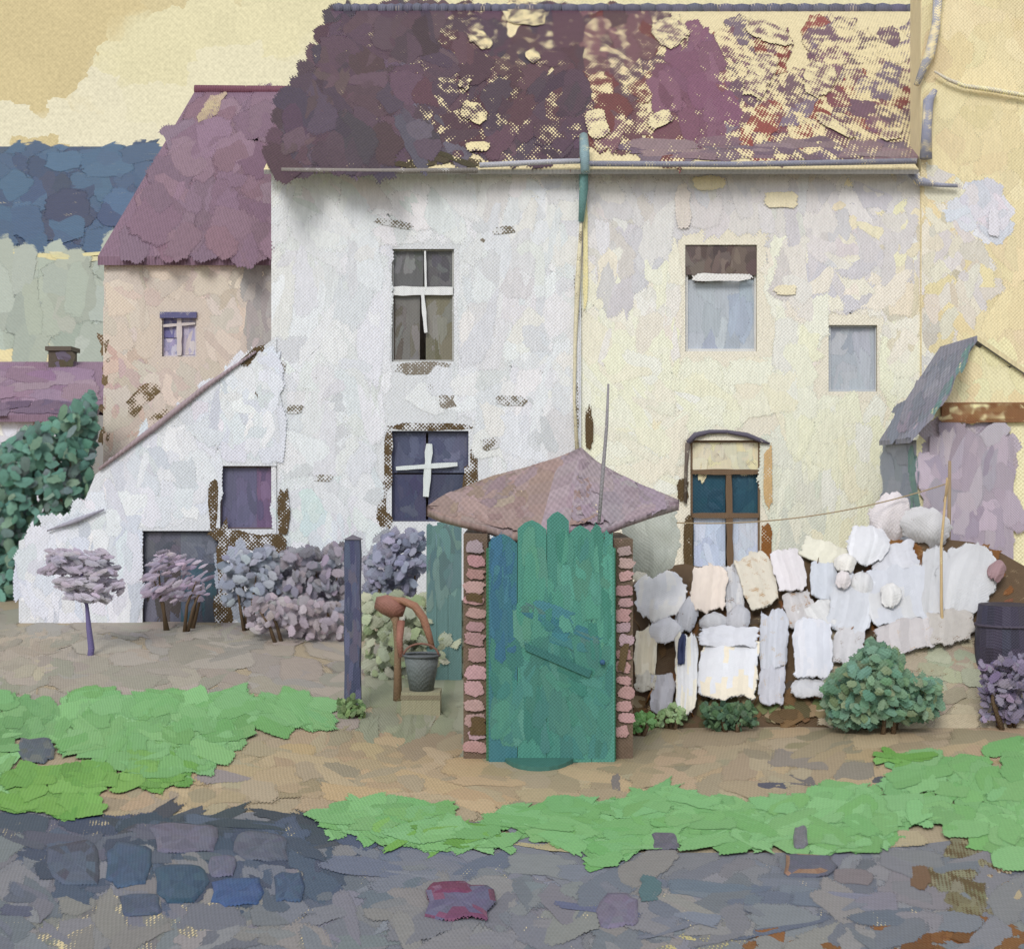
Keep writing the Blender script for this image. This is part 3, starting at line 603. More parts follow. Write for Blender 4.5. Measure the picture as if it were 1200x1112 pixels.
    a.tube([P(806, 519, d - .03), P(804, 545, d - .03), P(803, 590, d - .03)], [.03, .02, .02], C((92, 82, 74)), n=7, cov=.7, und=(200, 196, 180))
    a.build('arch', 'brick', f)
    roof_part(t, 681.8, 1078, d, 'red', None)
    # downpipe between the two cottages, teal at the head
    dp = MB(); dp.tube([P(684, 200, d - .2), P(684, 222, d - .12), P(681, 260, d - .1)], [.05, .05, .03], C((104, 142, 140)), n=8, cov=.8)
    dp.tube([P(681, 262, d - .09), P(677, 330, d - .09), P(674, 400, d - .09), P(673, 470, d - .09), P(677, 540, d - .09)], [.016, .03, .02, .015, .025], C((196, 188, 160)), n=8, cov=.62, und=(110, 100, 80))
    dp.build('downpipe', 'metal', t)
    tp = MB(); tp.tube([P(684, 160, RE + .3), P(685, 180, RE - .04), P(686, 202, RE - .1)], [.05, .055, .05], C((118, 140, 144)), n=8, cov=.7); tp.build('vent_pipe', 'metal', t)
    return t
right_cottage()

# ------------------------------------------------------------------ tall cream neighbour at the right end of the row
def neighbour():
    d = D0 - .03; t = thing('house', 'tall plain cream rendered house at the right end of the cottage row', 'house', (X(1200, d), d + 3, .35))
    S = Plane((0, d, 0), (0, -1, 0)); w_ = MB()
    x0, x1, zt = X(1079, d), X(1079, d) + 4.2, 9.2
    w_.box(x0, x1, d, d + .42, .2, zt, C((226, 211, 170), .88), cov=.95, und=(190, 170, 120))
    cl = (1080, -60, 1800, 790)
    fill(w_, S, [(1084, -40), (1260, -40), (1260, 210), (1084, 210)], [(228, 213, 170), (224, 209, 165), (230, 216, 174)], 70, 60, 60, 0, aj=1, f=.9, cov=.96, und=(196, 178, 130), clip=cl)
    fill(w_, S, [(1084, 205), (1250, 205), (1250, 500), (1084, 500)], [(226, 211, 168), (222, 208, 168), (228, 214, 172)], 70, 60, 40, 1.2, aj=.7, f=.86, cov=.94, clip=cl)
    fill(w_, S, [(1082, 205), (1150, 205), (1135, 440), (1082, 500)], [(212, 207, 194), (206, 202, 196), (216, 210, 192), (210, 204, 186)], 60, 60, 40, 1.2, aj=.7, f=.80, clip=cl)
    fill(w_, S, [(1084, 230), (1130, 225), (1150, 320), (1120, 420), (1084, 440)], [(208, 202, 190), (202, 196, 184), (214, 206, 190), (198, 190, 168)], 30, 50, 34, 1.2, aj=.4, f=.84, cov=.9, clip=cl)
    fill(w_, S, [(1120, 210), (1178, 232), (1170, 275), (1120, 260)], [(202, 201, 208), (208, 206, 210), (198, 198, 206)], 18, 36, 28, .8, cov=.92, clip=cl, off=(.014, .024))
    dab(w_, S, 1164, 262, 16, 40, 0, C((206, 204, 210)), off=.026)
    w_.build('wall', 'plaster', t)
    bk = MB(); bk.box(x0 + .02, x1, d + .43, d + 9, .2, 5.1, C((214, 200, 164))); bk.build('rear_wall', 'plaster', t)
    r = MB(); n_ = 9
    for i in range(n_):
        a_ = x0 - .05 + (x1 - x0 + .1) * i / n_; b_ = a_ + (x1 - x0 + .1) / n_
        r.box(a_, b_ - .006, d - .05, d + .47, zt + .001, zt + .07, C(jitc((150, 146, 146), 5), FS))
    r.build('coping', 'stone', t)
    p_ = MB(); dd = d - .08
    p_.tube([P(1100, -20, dd), P(1097, 30, dd), P(1090, 62, dd), P(1074, 100, dd)], [.05, .05, .06, .03], C((150, 150, 158)), n=8, cov=.5, und=(214, 200, 160))
    p_.tube([P(1096, 106, dd), P(1088, 118, dd), P(1086, 150, dd), P(1085, 186, dd)], [.03, .06, .055, .07], C((132, 134, 150)), n=8, cov=.6, und=(214, 200, 160))
    p_.build('drainpipe', 'metal', t)
    g_ = MB(); g_.tube([P(1066, 203, dd), P(1076, 212, dd), P(1100, 217, dd), P(1122, 218, dd)], [.03, .055, .025, .02], C((138, 140, 154)), n=8, cov=.65, und=(214, 200, 160))
    g_.build('gutter', 'metal', t)
    c_ = MB(); c_.tube([P(1095, 84, dd), P(1112, 94, dd), P(1130, 101, dd), P(1160, 105, dd), P(1200, 112, dd), P(1260, 118, dd)], [.012, .022, .025, .03, .025, .025], C((186, 178, 162)), n=6, cov=.55)
    c_.build('cable', 'metal', t)
neighbour()

# ------------------------------------------------------------------ house behind, left, with mauve roof
def back_house():
    d = 20.0; t = thing('house', 'beige roughcast house with mauve tiled roof behind the lean-to', 'house', (X(230, d), d + 4, .35))
    S = Plane((0, d, 0), (0, -1, 0)); x0, x1 = X(122, d), X(322, d) + 1.5; rd = 26.0
    ze, zr = Z(302, d), Z(107, rd)
    w_ = MB(); h = [(190, 366, 230, 418)]
    wall_face(w_, d, 122, 470, 690, [(122, 304), (470, 304)], h, C((188, 177, 164), .76), cov=.92, und=(214, 196, 150))
    shell(w_, x0, X(470, d), d, d + 12, .2, ze, C((180, 170, 160)))
    cl = (121, 304, 470, 690)
    fill(w_, S, [(124, 306), (295, 306), (295, 500), (124, 560)], [(190, 179, 166), (184, 173, 160), (195, 184, 170), (186, 178, 166)], 130, 50, 34, 1.2, aj=.6, holes=h, pad=4, cov=.96, covj=.03, und=(150, 130, 100), f=.76, clip=cl)
    fill(w_, S, [(124, 420), (170, 420), (160, 520), (124, 540)], [(186, 168, 152), (180, 160, 148), (174, 156, 150)], 22, 40, 22, 1.3, holes=h, cov=.9, und=(110, 90, 60), f=.76, clip=cl)
    fill(w_, S, [(122, 370), (128, 370), (128, 540), (120, 540)], [(104, 86, 62)], 12, 26, 7, 1.5, cov=.6, und=(180, 168, 156), f=.76)
    fill(w_, S, [(290, 306), (330, 306), (330, 420), (292, 420)], [(154, 149, 148), (146, 142, 142), (162, 156, 152)], 34, 50, 20, pi / 2, aj=.1, off=(.012, .022), f=.76, clip=cl)
    fill(w_, S, [(150, 465), (200, 440), (200, 490), (150, 505)], [(96, 80, 50), (104, 88, 60)], 9, 26, 10, -.6, cov=.5, und=(188, 177, 164), off=(.02, .03), f=.76)
    w_.build('wall', 'farplaster', t)
    f = window(t, h[0], d, (190, 182, 184), [((191, 368, 210, 396), [(98, 96, 140), (112, 110, 150), (150, 144, 168)]), ((211, 368, 229, 416), [(150, 146, 172), (166, 160, 176), (186, 178, 176)]), ((192, 397, 210, 417), [(140, 138, 166), (172, 166, 180)])],
               bars=[((190, 382), (229, 379), .02), ((210, 368), (210, 417), .035)], t=.02, barcol=(188, 180, 176))
    hb = MB(); hb.box(X(188, d), X(231, d), d - .04, d + .02, Z(373, d), Z(366, d), C((88, 88, 122)), cov=.7, und=(180, 172, 168)); hb.build('lintel', 'wood', f)
    r = MB(); e0, e1 = Vector((x0 - .06, d - .1, ze)), Vector((X(470, d), d - .1, ze)); t0, t1 = Vector((x0 - .06, rd, zr)), Vector((X(470, d), rd, zr)); up = Vector((0, 0, -.12))
    b0, b1 = Vector((x0 - .06, rd + 6, ze)), Vector((X(470, d), rd + 6, ze))
    vs = [e0, e1, t1, t0, b0, b1]; vs += [v + up for v in vs]
    r.add(vs, [(0, 1, 2, 3), (3, 2, 5, 4), (0, 6, 7, 1), (0, 3, 9, 6), (3, 4, 10, 9), (7, 6, 9, 8), (8, 9, 10, 11), (1, 7, 8, 2), (2, 8, 11, 5)], C((134, 108, 124), FS), cov=.93, und=(205, 184, 150), uf=FS)
    SR = Plane(e0, (0, -(zr - ze), (rd - d + .1)))
    fill(r, SR, [(150, 290), (235, 128), (420, 128), (420, 292)], [(136, 110, 126), (130, 104, 120), (142, 116, 130), (126, 102, 116), (138, 110, 122)], 170, 50, 40, -1.1, f=FS, cov=.965, covj=.03, und=(200, 180, 150), aj=.6, off=(.01, .06))
    fill(r, SR, [(230, 150), (245, 120), (260, 112), (250, 130)], [(190, 168, 140)], 8, 18, 10, -1, f=FS, cov=.6, und=(134, 108, 124), off=(.05, .07))
    ro = r.build('roof', 'tile', t)
    rt = MB(); rt.tube([t0 + Vector((0, 0, .02)), (t0 + t1) / 2 + Vector((0, 0, .0)), t1], .09, C((122, 78, 92), FS), n=9, cov=.85); rt.build('ridge_tiles', 'tile', ro)
back_house()

# ------------------------------------------------------------------ far outbuilding at the left edge
def outbuilding():
    d = 30.0; t = thing('outbuilding', 'low pale outbuilding with mauve roof and dark chimney at left edge', 'outbuilding', (X(30, d), d + 2, .36))
    w_ = MB(); w_.box(X(-150, d), X(100, d), d + .2, d + 5, .2, Z(484, d), C((196, 196, 204)), cov=.9, und=(214, 196, 150))
    S = Plane((0, d + .2, 0), (0, -1, 0)); fill(w_, S, [(-60, 486), (46, 486), (40, 520), (-60, 530)], [(198, 198, 206), (206, 204, 204), (188, 190, 198)], 24, 24, 16, 1, cov=.9)
    fill(w_, S, [(46, 486), (80, 484), (70, 500), (30, 515)], [(150, 116, 124), (140, 108, 118)], 12, 24, 9, -.6, cov=.6)
    w_.build('wall', 'farplaster', t)
    r = MB(); xa, xb = X(-160, d), X(112, d); zr, ze = Z(424, d + 2.6), Z(486, d)
    vs = [(xa, d, ze), (xb, d, ze), (xb - .25, d + 2.6, zr), (xa, d + 2.6, zr), (xb, d + 5.2, ze), (xa, d + 5.2, ze)]; vs += [(a, b, c - .15) for a, b, c in vs]
    r.add(vs, [(0, 1, 2, 3), (3, 2, 4, 5), (0, 6, 7, 1), (1, 7, 8, 2), (2, 8, 10, 4), (6, 9, 8, 7), (9, 11, 10, 8)], C((140, 116, 134), FS))
    SR = Plane((0, d, ze), (0, -(zr - ze), 2.6))
    fill(r, SR, [(-40, 436), (96, 432), (106, 462), (100, 472), (-40, 476)], [(148, 124, 142), (140, 114, 134), (154, 130, 144)], 34, 50, 16, 0, f=FS, aj=.1, off=(.01, .06))
    fill(r, SR, [(-40, 474), (90, 474), (85, 484), (-40, 484)], [(106, 90, 112), (114, 96, 116)], 16, 46, 9, 0, f=FS, aj=.1, off=(.05, .08))
    r.build('roof', 'tile', t)
    c = MB(); dc = d + 2.5; c.box(X(60, dc), X(84, dc), dc - .2, dc + .4, Z(450, dc), Z(408, dc), C((78, 70, 60))); c.box(X(57, dc), X(87, dc), dc - .25, dc + .45, Z(412, dc), Z(407, dc), C((84, 76, 66)))
    SC = Plane((0, dc - .21, 0), (0, -1, 0)); fill(c, SC, [(62, 412), (82, 412), (82, 432), (62, 432)], [(90, 82, 96), (76, 66, 52), (104, 96, 110)], 8, 14, 9, 1, off=(.01, .03)); c.build('chimney', 'brick', t)
outbuilding()

# ------------------------------------------------------------------ slate-roofed shed on the right
def right_shed():
    d = 14.0; d2 = 15.15; xe, xr, xq = X(1074, d), X(1143, d), X(1143, d) + 1.5; ze, zr = Z(512, d), Z(400, d); g0 = .2
    t = thing('shed', 'small gabled shed with grey slate roof against the cream wall', 'shed', ((xe + xq) / 2, d + .8, g0))
    w_ = MB(); zq = zr - (zr - ze) * 1.1
    w_.add([(xe, d, g0), (xq, d, g0), (xq, d, zq), (xr, d, zr - .04), (xe, d, ze - .03)], [(0, 1, 2, 3, 4)], C((226, 211, 172)))
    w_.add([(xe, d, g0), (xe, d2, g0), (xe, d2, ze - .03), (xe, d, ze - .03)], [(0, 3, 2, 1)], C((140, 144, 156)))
    w_.add([(xq, d, g0), (xq, d2, g0), (xq, d2, zq), (xq, d, zq)], [(0, 1, 2, 3)], C((180, 170, 150)))
    S = Plane((0, d, 0), (0, -1, 0)); SL_ = Plane((xe, 0, 0), (-1, 0, 0))
    fill(w_, S, [(1120, 440), (1145, 412), (1200, 412), (1260, 470), (1260, 500), (1090, 500)], [(226, 211, 172), (220, 204, 164)], 24, 30, 20, 1, cov=.93)
    fill(w_, S, [(1086, 500), (1180, 500), (1180, 560), (1086, 560)], [(166, 156, 164), (160, 150, 158)], 20, 34, 26, 1.4, cov=.93)
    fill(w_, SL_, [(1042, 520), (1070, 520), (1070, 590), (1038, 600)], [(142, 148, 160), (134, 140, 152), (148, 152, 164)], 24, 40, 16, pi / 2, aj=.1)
    fill(w_, SL_, [(1066, 520), (1073, 516), (1073, 600), (1068, 600)], [(110, 140, 134), (100, 132, 124)], 10, 30, 7, pi / 2, aj=.1, off=(.014, .02))
    w_.build('wall', 'plaster', t)
    r = MB(); th = .05; o = .06
    a = Vector((xe - .07, d - o, ze - .06)); b = Vector((xr, d - o, zr)); c = Vector((xq + .07, d - o, zq - .05)); dv = Vector((0, d2 - d + 2 * o - .06, 0)); up = Vector((0, 0, th))
    vs = [a, b, c, a + dv, b + dv, c + dv]; vs += [v + up for v in vs]
    r.add(vs, [(0, 1, 4, 3), (1, 2, 5, 4), (6, 9, 10, 7), (7, 10, 11, 8), (0, 6, 7, 1), (1, 7, 8, 2), (3, 4, 10, 9), (4, 5, 11, 10), (0, 3, 9, 6), (2, 8, 11, 5)], [C((138, 138, 150), FS)] * 5 + [C((222, 208, 166), FS)] + [C((138, 138, 150), FS)] * 4, cov=.95)
    sl_ = b - a; SR = Plane(a + up, (-sl_.z, 0, sl_.x))
    fill(r, SR, [(1048, 500), (1080, 502), (1140, 402), (1112, 410)], [(142, 142, 154), (134, 134, 146), (150, 146, 158), (128, 134, 144)], 46, 40, 14, -1.05, f=FS, aj=.15, off=(.004, .02), cov=.95)
    fill(r, SR, [(1096, 480), (1100, 482), (1142, 410), (1134, 408)], [(112, 146, 142), (120, 140, 142)], 10, 20, 5, -1.05, f=FS, aj=.1, off=(.02, .026), cov=.8)
    r.build('roof', 'tile', t)
    b_ = MB(); S2 = Plane((0, d - .04, 0), (0, -1, 0)); b_.box(X(1102, d), X(1250, d), d - .05, d, Z(495, d), Z(472, d), C((122, 86, 56)), cov=.75, und=CREAM)
    fill(b_, Plane((0, d - .05, 0), (0, -1, 0)), [(1104, 478), (1180, 470), (1180, 490), (1104, 492)], [(122, 84, 54), (134, 98, 64)], 12, 40, 8, -.1, cov=.62, off=(.002, .01), aj=.1); b_.build('beam', 'wood', t)
    dr = MB(); dd = d - .04; dr.box(X(1088, d), X(1186, d), dd, d - .001, .22, Z(512, d), C((156, 146, 156)), cov=.95)
    fill(dr, Plane((0, dd, 0), (0, -1, 0)), [(1090, 512), (1175, 506), (1185, 560), (1182, 660), (1090, 660)], [(160, 148, 160), (152, 142, 154), (166, 156, 164), (146, 138, 150)], 50, 46, 26, pi / 2, aj=.3, cov=.96, off=(.003, .014)); dr.build('door', 'wood', t)
    return t
right_shed()

# ------------------------------------------------------------------ privy with green door, brick walls and drooping canopy roof
def privy():
    d = 10.05; t = thing('privy', 'small pink brick garden hut with tall green board door and drooping mauve roof', 'garden hut', (X(645, d), d + .6, 0))
    wl = MB(); y1 = d + 1.2; SB = Plane((0, d + .02, 0), (0, -1, 0))
    for (a, b, top) in ((543, 571, 626), (720, 742, 632)):
        wl.box(X(a, d), X(b, d), d + .02, y1, 0, Z(top, d), C((96, 80, 66)), cov=.85, und=(148, 116, 112))
        y = top + 8; side = a < 600
        while y < 868 - (0 if side else 8):      # courses of brick with dark joints
            hh = rnd.uniform(10, 17)
            if rnd.random() < .97: dab(wl, SB, (a + b) / 2 + rnd.uniform(-3, 3), y + hh / 2, (b - a) * rnd.uniform(.8, 1.1), hh * 1.15, rnd.uniform(-.1, .1), C(jitc(rnd.choice([(156, 124, 122), (164, 132, 130), (148, 116, 114), (150, 128, 132)]), 6)), off=rnd.uniform(.01, .025), cov=.85, und=(96, 78, 62))
            y += hh + rnd.uniform(1, 5)
    wl.box(X(571.2, d), X(719.8, d), y1 - .1, y1 - .002, 0, Z(640, d), C((110, 90, 80)))
    for (x, y, l, w_) in ((556, 700, 24, 12), (560, 850, 22, 26), (730, 770, 10, 40)): dab(wl, SB, x, y, l, w_, .2, C(UMBER), off=.028, cov=.8, und=(150, 120, 116))
    wl.build('wall', 'brick', t)
    # door: separate tall boards
    dr = MB(); SD = Plane((0, d - .10, 0), (0, -1, 0)); z = lambda y: Z(y, d)
    boards = [(573, 606, 628, 880, (56, 103, 110)), (606.6, 640, 612, 896, (69, 124, 110)), (640.6, 666, 602, 898, (66, 119, 107)), (666.6, 692, 618, 890, (69, 124, 110)), (692.6, 719, 634, 884, (72, 127, 114))]
    for a, b, tp, bt, c in boards:
        xs = [X(a, d), X(a + (b - a) * .25, d), X((a + b) / 2, d), X(a + (b - a) * .75, d), X(b, d)]
        zt = [z(tp + 7), z(tp), z(tp - 3), z(tp + 1), z(tp + 8)]; zb = .004
        f0 = [(x, d - .10, q) for x, q in zip(xs, zt)] + [(xs[4], d - .10, zb), (xs[0], d - .10, zb)]; bk = [(x, d - .05, q) for x, _, q in f0]; n = len(f0)
        dr.add(f0 + bk, [tuple(range(n - 1, -1, -1)), tuple(range(n, 2 * n))] + [(i, (i + 1) % n, n + (i + 1) % n, n + i) for i in range(n)], C(c))
    k = dict(off=(.002, .012), dome=.004, clip=(574, 600, 718, 889))
    fill(dr, SD, [(610, 640), (716, 640), (716, 740), (610, 740)], [(69, 122, 107), (73, 129, 112), (63, 116, 104), (77, 127, 109)], 44, 50, 16, pi / 2, aj=.1, **k)
    fill(dr, SD, [(578, 760), (716, 740), (716, 880), (578, 880)], [(64, 116, 107), (60, 109, 102), (70, 119, 107), (63, 112, 101)], 60, 56, 18, pi / 2, aj=.3, **k)
    fill(dr, SD, [(576, 640), (600, 640), (602, 760), (576, 770)], [(55, 98, 116), (51, 92, 114), (60, 103, 116)], 22, 46, 12, pi / 2, aj=.05, **k)
    fill(dr, SD, [(612, 712), (650, 716), (690, 740), (690, 760), (612, 740)], [(56, 106, 114), (61, 109, 110), (75, 111, 104)], 14, 40, 14, .4, aj=.1, **k)
    fill(dr, SD, [(640, 770), (700, 785), (700, 830), (640, 810)], [(60, 111, 101), (64, 116, 104)], 10, 44, 14, .5, aj=.3, **k)
    fill(dr, SD, [(694, 640), (717, 640), (717, 700), (694, 700)], [(78, 132, 116), (73, 129, 114)], 8, 40, 12, pi / 2, aj=.05, **k)
    do = dr.build('door', 'wood', t)
    br = MB(); br.add([P(614, 752, d - .12), P(616, 762, d - .12), P(690, 794, d - .12), P(694, 786, d - .12), P(614, 752, d - .10), P(616, 762, d - .10), P(690, 794, d - .10), P(694, 786, d - .10)], [(0, 1, 2, 3), (0, 3, 7, 4), (1, 5, 6, 2), (2, 6, 7, 3)], C((51, 98, 94)))
    br.build('brace', 'wood', do)
    for q0, q1 in ((570, 573.2), (718.6, 721)):
        fr = MB(); fr.box(X(q0, d), X(q1, d), d - .06, d + .019, 0, z(642), C((60, 106, 78))); fr.build('door_post', 'wood', t)
    stp = MB(); o_ = [GR.at(632 + 44 * cos(q * pi / 12) , 886 + 19 * sin(q * pi / 12)) for q in range(13)]
    stp.add([p_ + Vector((0, 0, .035)) for p_ in o_] + o_, [tuple(range(12, -1, -1))] + [(q, q + 1, q + 14, q + 13) for q in range(12)] + [(12, 0, 13, 25)], C((74, 124, 112), FU), uf=FU); stp.build('threshold', 'stone', t)
    kb = MB(); kb.tube([P(706, 776, d - .10), P(706, 776, d - .13), P(706, 776, d - .15)], [.012, .02, .016], C((51, 83, 112)), n=10); kb.build('knob', 'metal', do)
    # drooping canopy roof: front lip sags, tips taper and lift at both ends
    back = [(500, 594), (520, 580), (545, 570), (580, 557), (620, 547), (655, 536), (681, 524), (700, 541), (725, 555), (755, 570), (775, 577), (796, 586)]
    frnt = [(500, 597), (516, 604), (540, 610), (570, 617), (600, 628), (630, 630), (655, 622), (680, 626), (705, 622), (730, 611), (765, 599), (796, 590)]
    r = MB(); rows = 7; top = []
    for i in range(len(back)):
        u_ = abs(i - 5.5) / 5.5; df = 10.03 + .6 * u_ ** 2; db = 11.3 - .7 * u_ ** 2
        for j in range(rows + 1):
            q = j / rows; top.append(P(frnt[i][0] + (back[i][0] - frnt[i][0]) * q, frnt[i][1] + (back[i][1] - frnt[i][1]) * q, df + (db - df) * q))
    W_ = rows + 1; n = len(top); low = [p + Vector((0, .02, -.05)) for p in top]
    fs = []; cs = []
    for i in range(len(back) - 1):
        for j in range(rows):
            a = i * W_ + j; fs += [(a, a + W_, a + W_ + 1, a + 1), (n + a, n + a + 1, n + a + W_ + 1, n + a + W_)]
    for i in range(len(back) - 1):
        a = i * W_; fs += [(a, n + a, n + a + W_, a + W_)]; a += rows; fs += [(a, a + W_, n + a + W_, n + a)]
    for f in fs:
        cx = sum((top + low)[q].x for q in f) / 4; c = rnd.choice([(156, 134, 128), (150, 130, 126), (152, 128, 120)] if cx < .25 else [(160, 142, 148), (166, 150, 154)]); cs.append(C(jitc(c, 3), FS))
    r.add(top + low, fs, cs, cov=.95, und=(120, 110, 100), smooth=True, uf=FS)
    e = P(600, 628, 9.82); b_ = P(620, 547, 11.2); sv = b_ - e; SR = Plane(e + Vector((0, 0, .004)), (0, -sv.z, sv.y))
    class Cn:      # lies on the curved canopy itself
        def at(s, x, y):
            x = min(max(x, 500), 796)
            for i in range(11):
                if back[i][0] <= x <= back[i + 1][0] or i == 10: break
            t_ = (x - back[i][0]) / (back[i + 1][0] - back[i][0]); yb = back[i][1] + t_ * (back[i + 1][1] - back[i][1]); yf = frnt[i][1] + t_ * (frnt[i + 1][1] - frnt[i][1])
            q = min(1, max(0, (yf - y) / max(1, yf - yb))); u_ = abs(i + t_ - 5.5) / 5.5; df = 10.03 + .6 * u_ ** 2; db = 11.3 - .7 * u_ ** 2
            return P(x, yf + (yb - yf) * q, df + (db - df) * q)
        def nor(s, p): return Vector((0, -.4, .9))
    CN = Cn()
    fill(r, CN, [(512, 590), (560, 568), (660, 540), (690, 600), (640, 618), (560, 606)], [(156, 132, 126), (150, 128, 122), (160, 138, 134), (154, 134, 120), (148, 130, 130)], 60, 44, 22, -.3, f=FS, aj=.6, off=(.006, .016), cov=.96)
    fill(r, CN, [(672, 545), (690, 545), (780, 588), (700, 612), (676, 610)], [(160, 146, 152), (166, 152, 156), (156, 140, 148)], 34, 40, 22, .4, f=FS, aj=.5, off=(.008, .018), cov=.97)
    ro = r.build('roof', 'tile', t)
    fp = MB(); fp.tube([P(702, 612, 9.95), P(706, 560, 10.0), P(711, 500, 10.0), P(713, 450, 10.02)], [.012, .014, .012, .008], C((128, 124, 126)), n=7, cov=.75, und=(200, 190, 180)); fp.build('flue', 'metal', t)
privy()

# ------------------------------------------------------------------ foliage
def leaf_mass(mb, poly, d, dep, pal, n, s, f=FV, cov=2.0, und=UMBER, tilt=.7, bulge=True, jit=6, asp=1.6, dirn=None):
    xs = [p[0] for p in poly]; ys = [p[1] for p in poly]; cx, cy = sum(xs) / len(xs), sum(ys) / len(ys); hx, hy = (max(xs) - min(xs)) / 2, (max(ys) - min(ys)) / 2
    n = int(n * 2.4); s *= .74; f *= 1.04; tilt *= .42
    for _ in range(n):
        x, y = sample(poly); rr = min(1, ((x - cx) / hx) ** 2 + ((y - cy) / hy) ** 2)
        dd = d + (rnd.uniform(-1, 1) * dep * sqrt(1 - rr * .8) if bulge else rnd.uniform(-dep, dep))
        c = P(x, y, dd); nrm = Vector((rnd.gauss(0, tilt), -1, rnd.gauss(.25, tilt))).normalized()
        a = nrm.cross(Vector((0, 0, 1))).normalized(); b = nrm.cross(a).normalized(); q = rnd.uniform(0, pi) if dirn is None else dirn + rnd.gauss(0, .3)
        u_ = a * cos(q) + b * sin(q); v_ = nrm.cross(u_); L = s * rnd.uniform(.5, 1.2) * dd / F_; W = L / asp
        k = 8; vs = [c + nrm * L * .12]
        for i in range(k):
            t = 2 * pi * i / k; vs.append(c + u_ * cos(t) * L * rnd.uniform(.8, 1.15) + v_ * sin(t) * W * rnd.uniform(.8, 1.15))
        mb.add(vs, [(0, 1 + i, 1 + (i + 1) % k) for i in range(k)], C(jitc(rnd.choice(pal), jit), f), smooth=False, cov=cov, und=und, ed=[[1.9, 0, 0]] * k)
def bush(name, label, cat, poly, d, dep, pal, n, s, base_py=None, stems=6, group=None, stemcol=(86, 70, 52), **k):
    xs = [p[0] for p in poly]; ys = [p[1] for p in poly]; cx = (min(xs) + max(xs)) / 2; b = (X(cx, d), d, gh(0, d))
    t = thing(name, label, cat, b, group); mb = MB(); leaf_mass(mb, poly, d, dep, pal, n, s, **k); mb.build('foliage', 'leaf', t)
    for i in range(stems):
        st = MB()
        x = rnd.uniform(min(xs) + 8, max(xs) - 8) if stems > 1 else cx; q = P(x, rnd.uniform(min(ys) + (max(ys) - min(ys)) * .3, max(ys) - 5), d + rnd.uniform(-dep, dep) * .5)
        g0 = Vector((X(cx + (x - cx) * .5, d), q.y, gh(0, q.y) - .02)); mid = g0.lerp(q, .5) + Vector((rnd.uniform(-.04, .04), 0, .03))
        st.tube([g0, mid, q], [.022, .016, .006], C(stemcol), n=6); st.build('stem', 'wood', t)
    return t
# dark green tree between outbuilding and back house
tr = thing('tree', 'dense blue green bushy tree beside the low outbuilding at left', 'tree', (X(52, 19), 19, .35))
mb = MB(); poly = [(76, 478), (108, 458), (111, 540), (98, 590), (62, 632), (24, 700), (-40, 720), (-60, 560), (-10, 520), (34, 505), (56, 498)]
leaf_mass(mb, poly, 19, .8, [(82, 122, 108), (76, 114, 100), (90, 128, 112), (98, 124, 104), (86, 104, 100)], 620, 17, jit=5, cov=.93, und=(190, 170, 120)); mb.build('crown', 'leaf', tr)
mb = MB(); mb.tube([(X(52, 19), 19, .3), (X(56, 19), 19.02, 1.2), (X(66, 19), 19, 2.4)], [.14, .11, .05], C((100, 86, 74)), n=9)
for q in ((30, 580), (90, 520), (70, 560), (20, 640)): mb.tube([(X(55, 19), 19, 1.0), P(q[0], q[1], 19)], [.06, .02], C((100, 86, 74)), n=6)
mb.build('trunk', 'wood', tr)

bush('shrub', 'dusty mauve feathery shrub in front of the dark lean-to doorway', 'shrub', [(166, 668), (196, 642), (240, 662), (252, 700), (210, 706), (172, 700)], 15.2, .3, [(146, 136, 150), (154, 142, 154), (136, 126, 140)], 60, 15, dirn=.4, asp=2.8)
bush('shrub', 'blue grey shrub left of the mauve ones below the purple window', 'shrub', [(262, 650), (320, 640), (332, 700), (262, 712)], 15.2, .25, [(132, 136, 146), (122, 126, 138), (144, 148, 156)], 80, 14)
bush('shrub', 'grey purple shrub against the white wall left of the navy post', 'shrub', [(322, 652), (350, 644), (404, 640), (406, 712), (322, 716)], 15.2, .3, [(124, 120, 128), (134, 126, 134), (112, 110, 120), (132, 132, 140)], 130, 16)
bush('shrub', 'pale lilac low shrub growing in front of the grey shrubs', 'shrub', [(290, 716), (312, 694), (345, 704), (396, 706), (404, 745), (380, 760), (330, 735), (292, 740)], 14.6, .3, [(148, 138, 144), (138, 130, 136), (154, 144, 148)], 90, 15)
bush('shrub', 'slate grey shrub between the navy post and the teal panel', 'shrub', [(432, 648), (462, 622), (492, 620), (500, 660), (478, 698), (430, 694)], 13.6, .25, [(124, 126, 142), (116, 118, 134), (132, 130, 148)], 110, 15, cov=.95)
bush('plant_clump', 'pale sage green leafy clump around the rusty pump', 'plant clump', [(428, 700), (545, 698), (546, 790), (500, 830), (430, 824)], 13.2, .3, [(154, 158, 136), (146, 152, 128), (158, 160, 140), (142, 152, 118)], 230, 17, cov=.95, asp=1.3)
bush('plant_clump', 'small tuft of dark green leaves at the foot of the navy post', 'plant clump', [(396, 822), (412, 812), (424, 826), (428, 846), (396, 846)], 11.7, .1, [(96, 118, 76), (84, 104, 66), (110, 130, 84)], 40, 9)
bush('bush', 'dark green rounded bush at the end of the linen covered hedge', 'bush', [(970, 800), (1000, 776), (1020, 752), (1052, 766), (1062, 790), (1100, 800), (1098, 838), (1040, 846), (985, 850), (966, 832)], 11.1, .35, [(96, 124, 100), (88, 116, 94), (104, 128, 102), (92, 126, 106), (116, 130, 100)], 330, 17, cov=.95, asp=1.5, und=OCHRE)
bush('bush', 'low dark green bush peeping out under the widest white sheet', 'bush', [(822, 826), (884, 824), (888, 846), (870, 854), (826, 852)], 11.15, .12, [(68, 92, 66), (60, 84, 62), (76, 100, 70)], 90, 10)
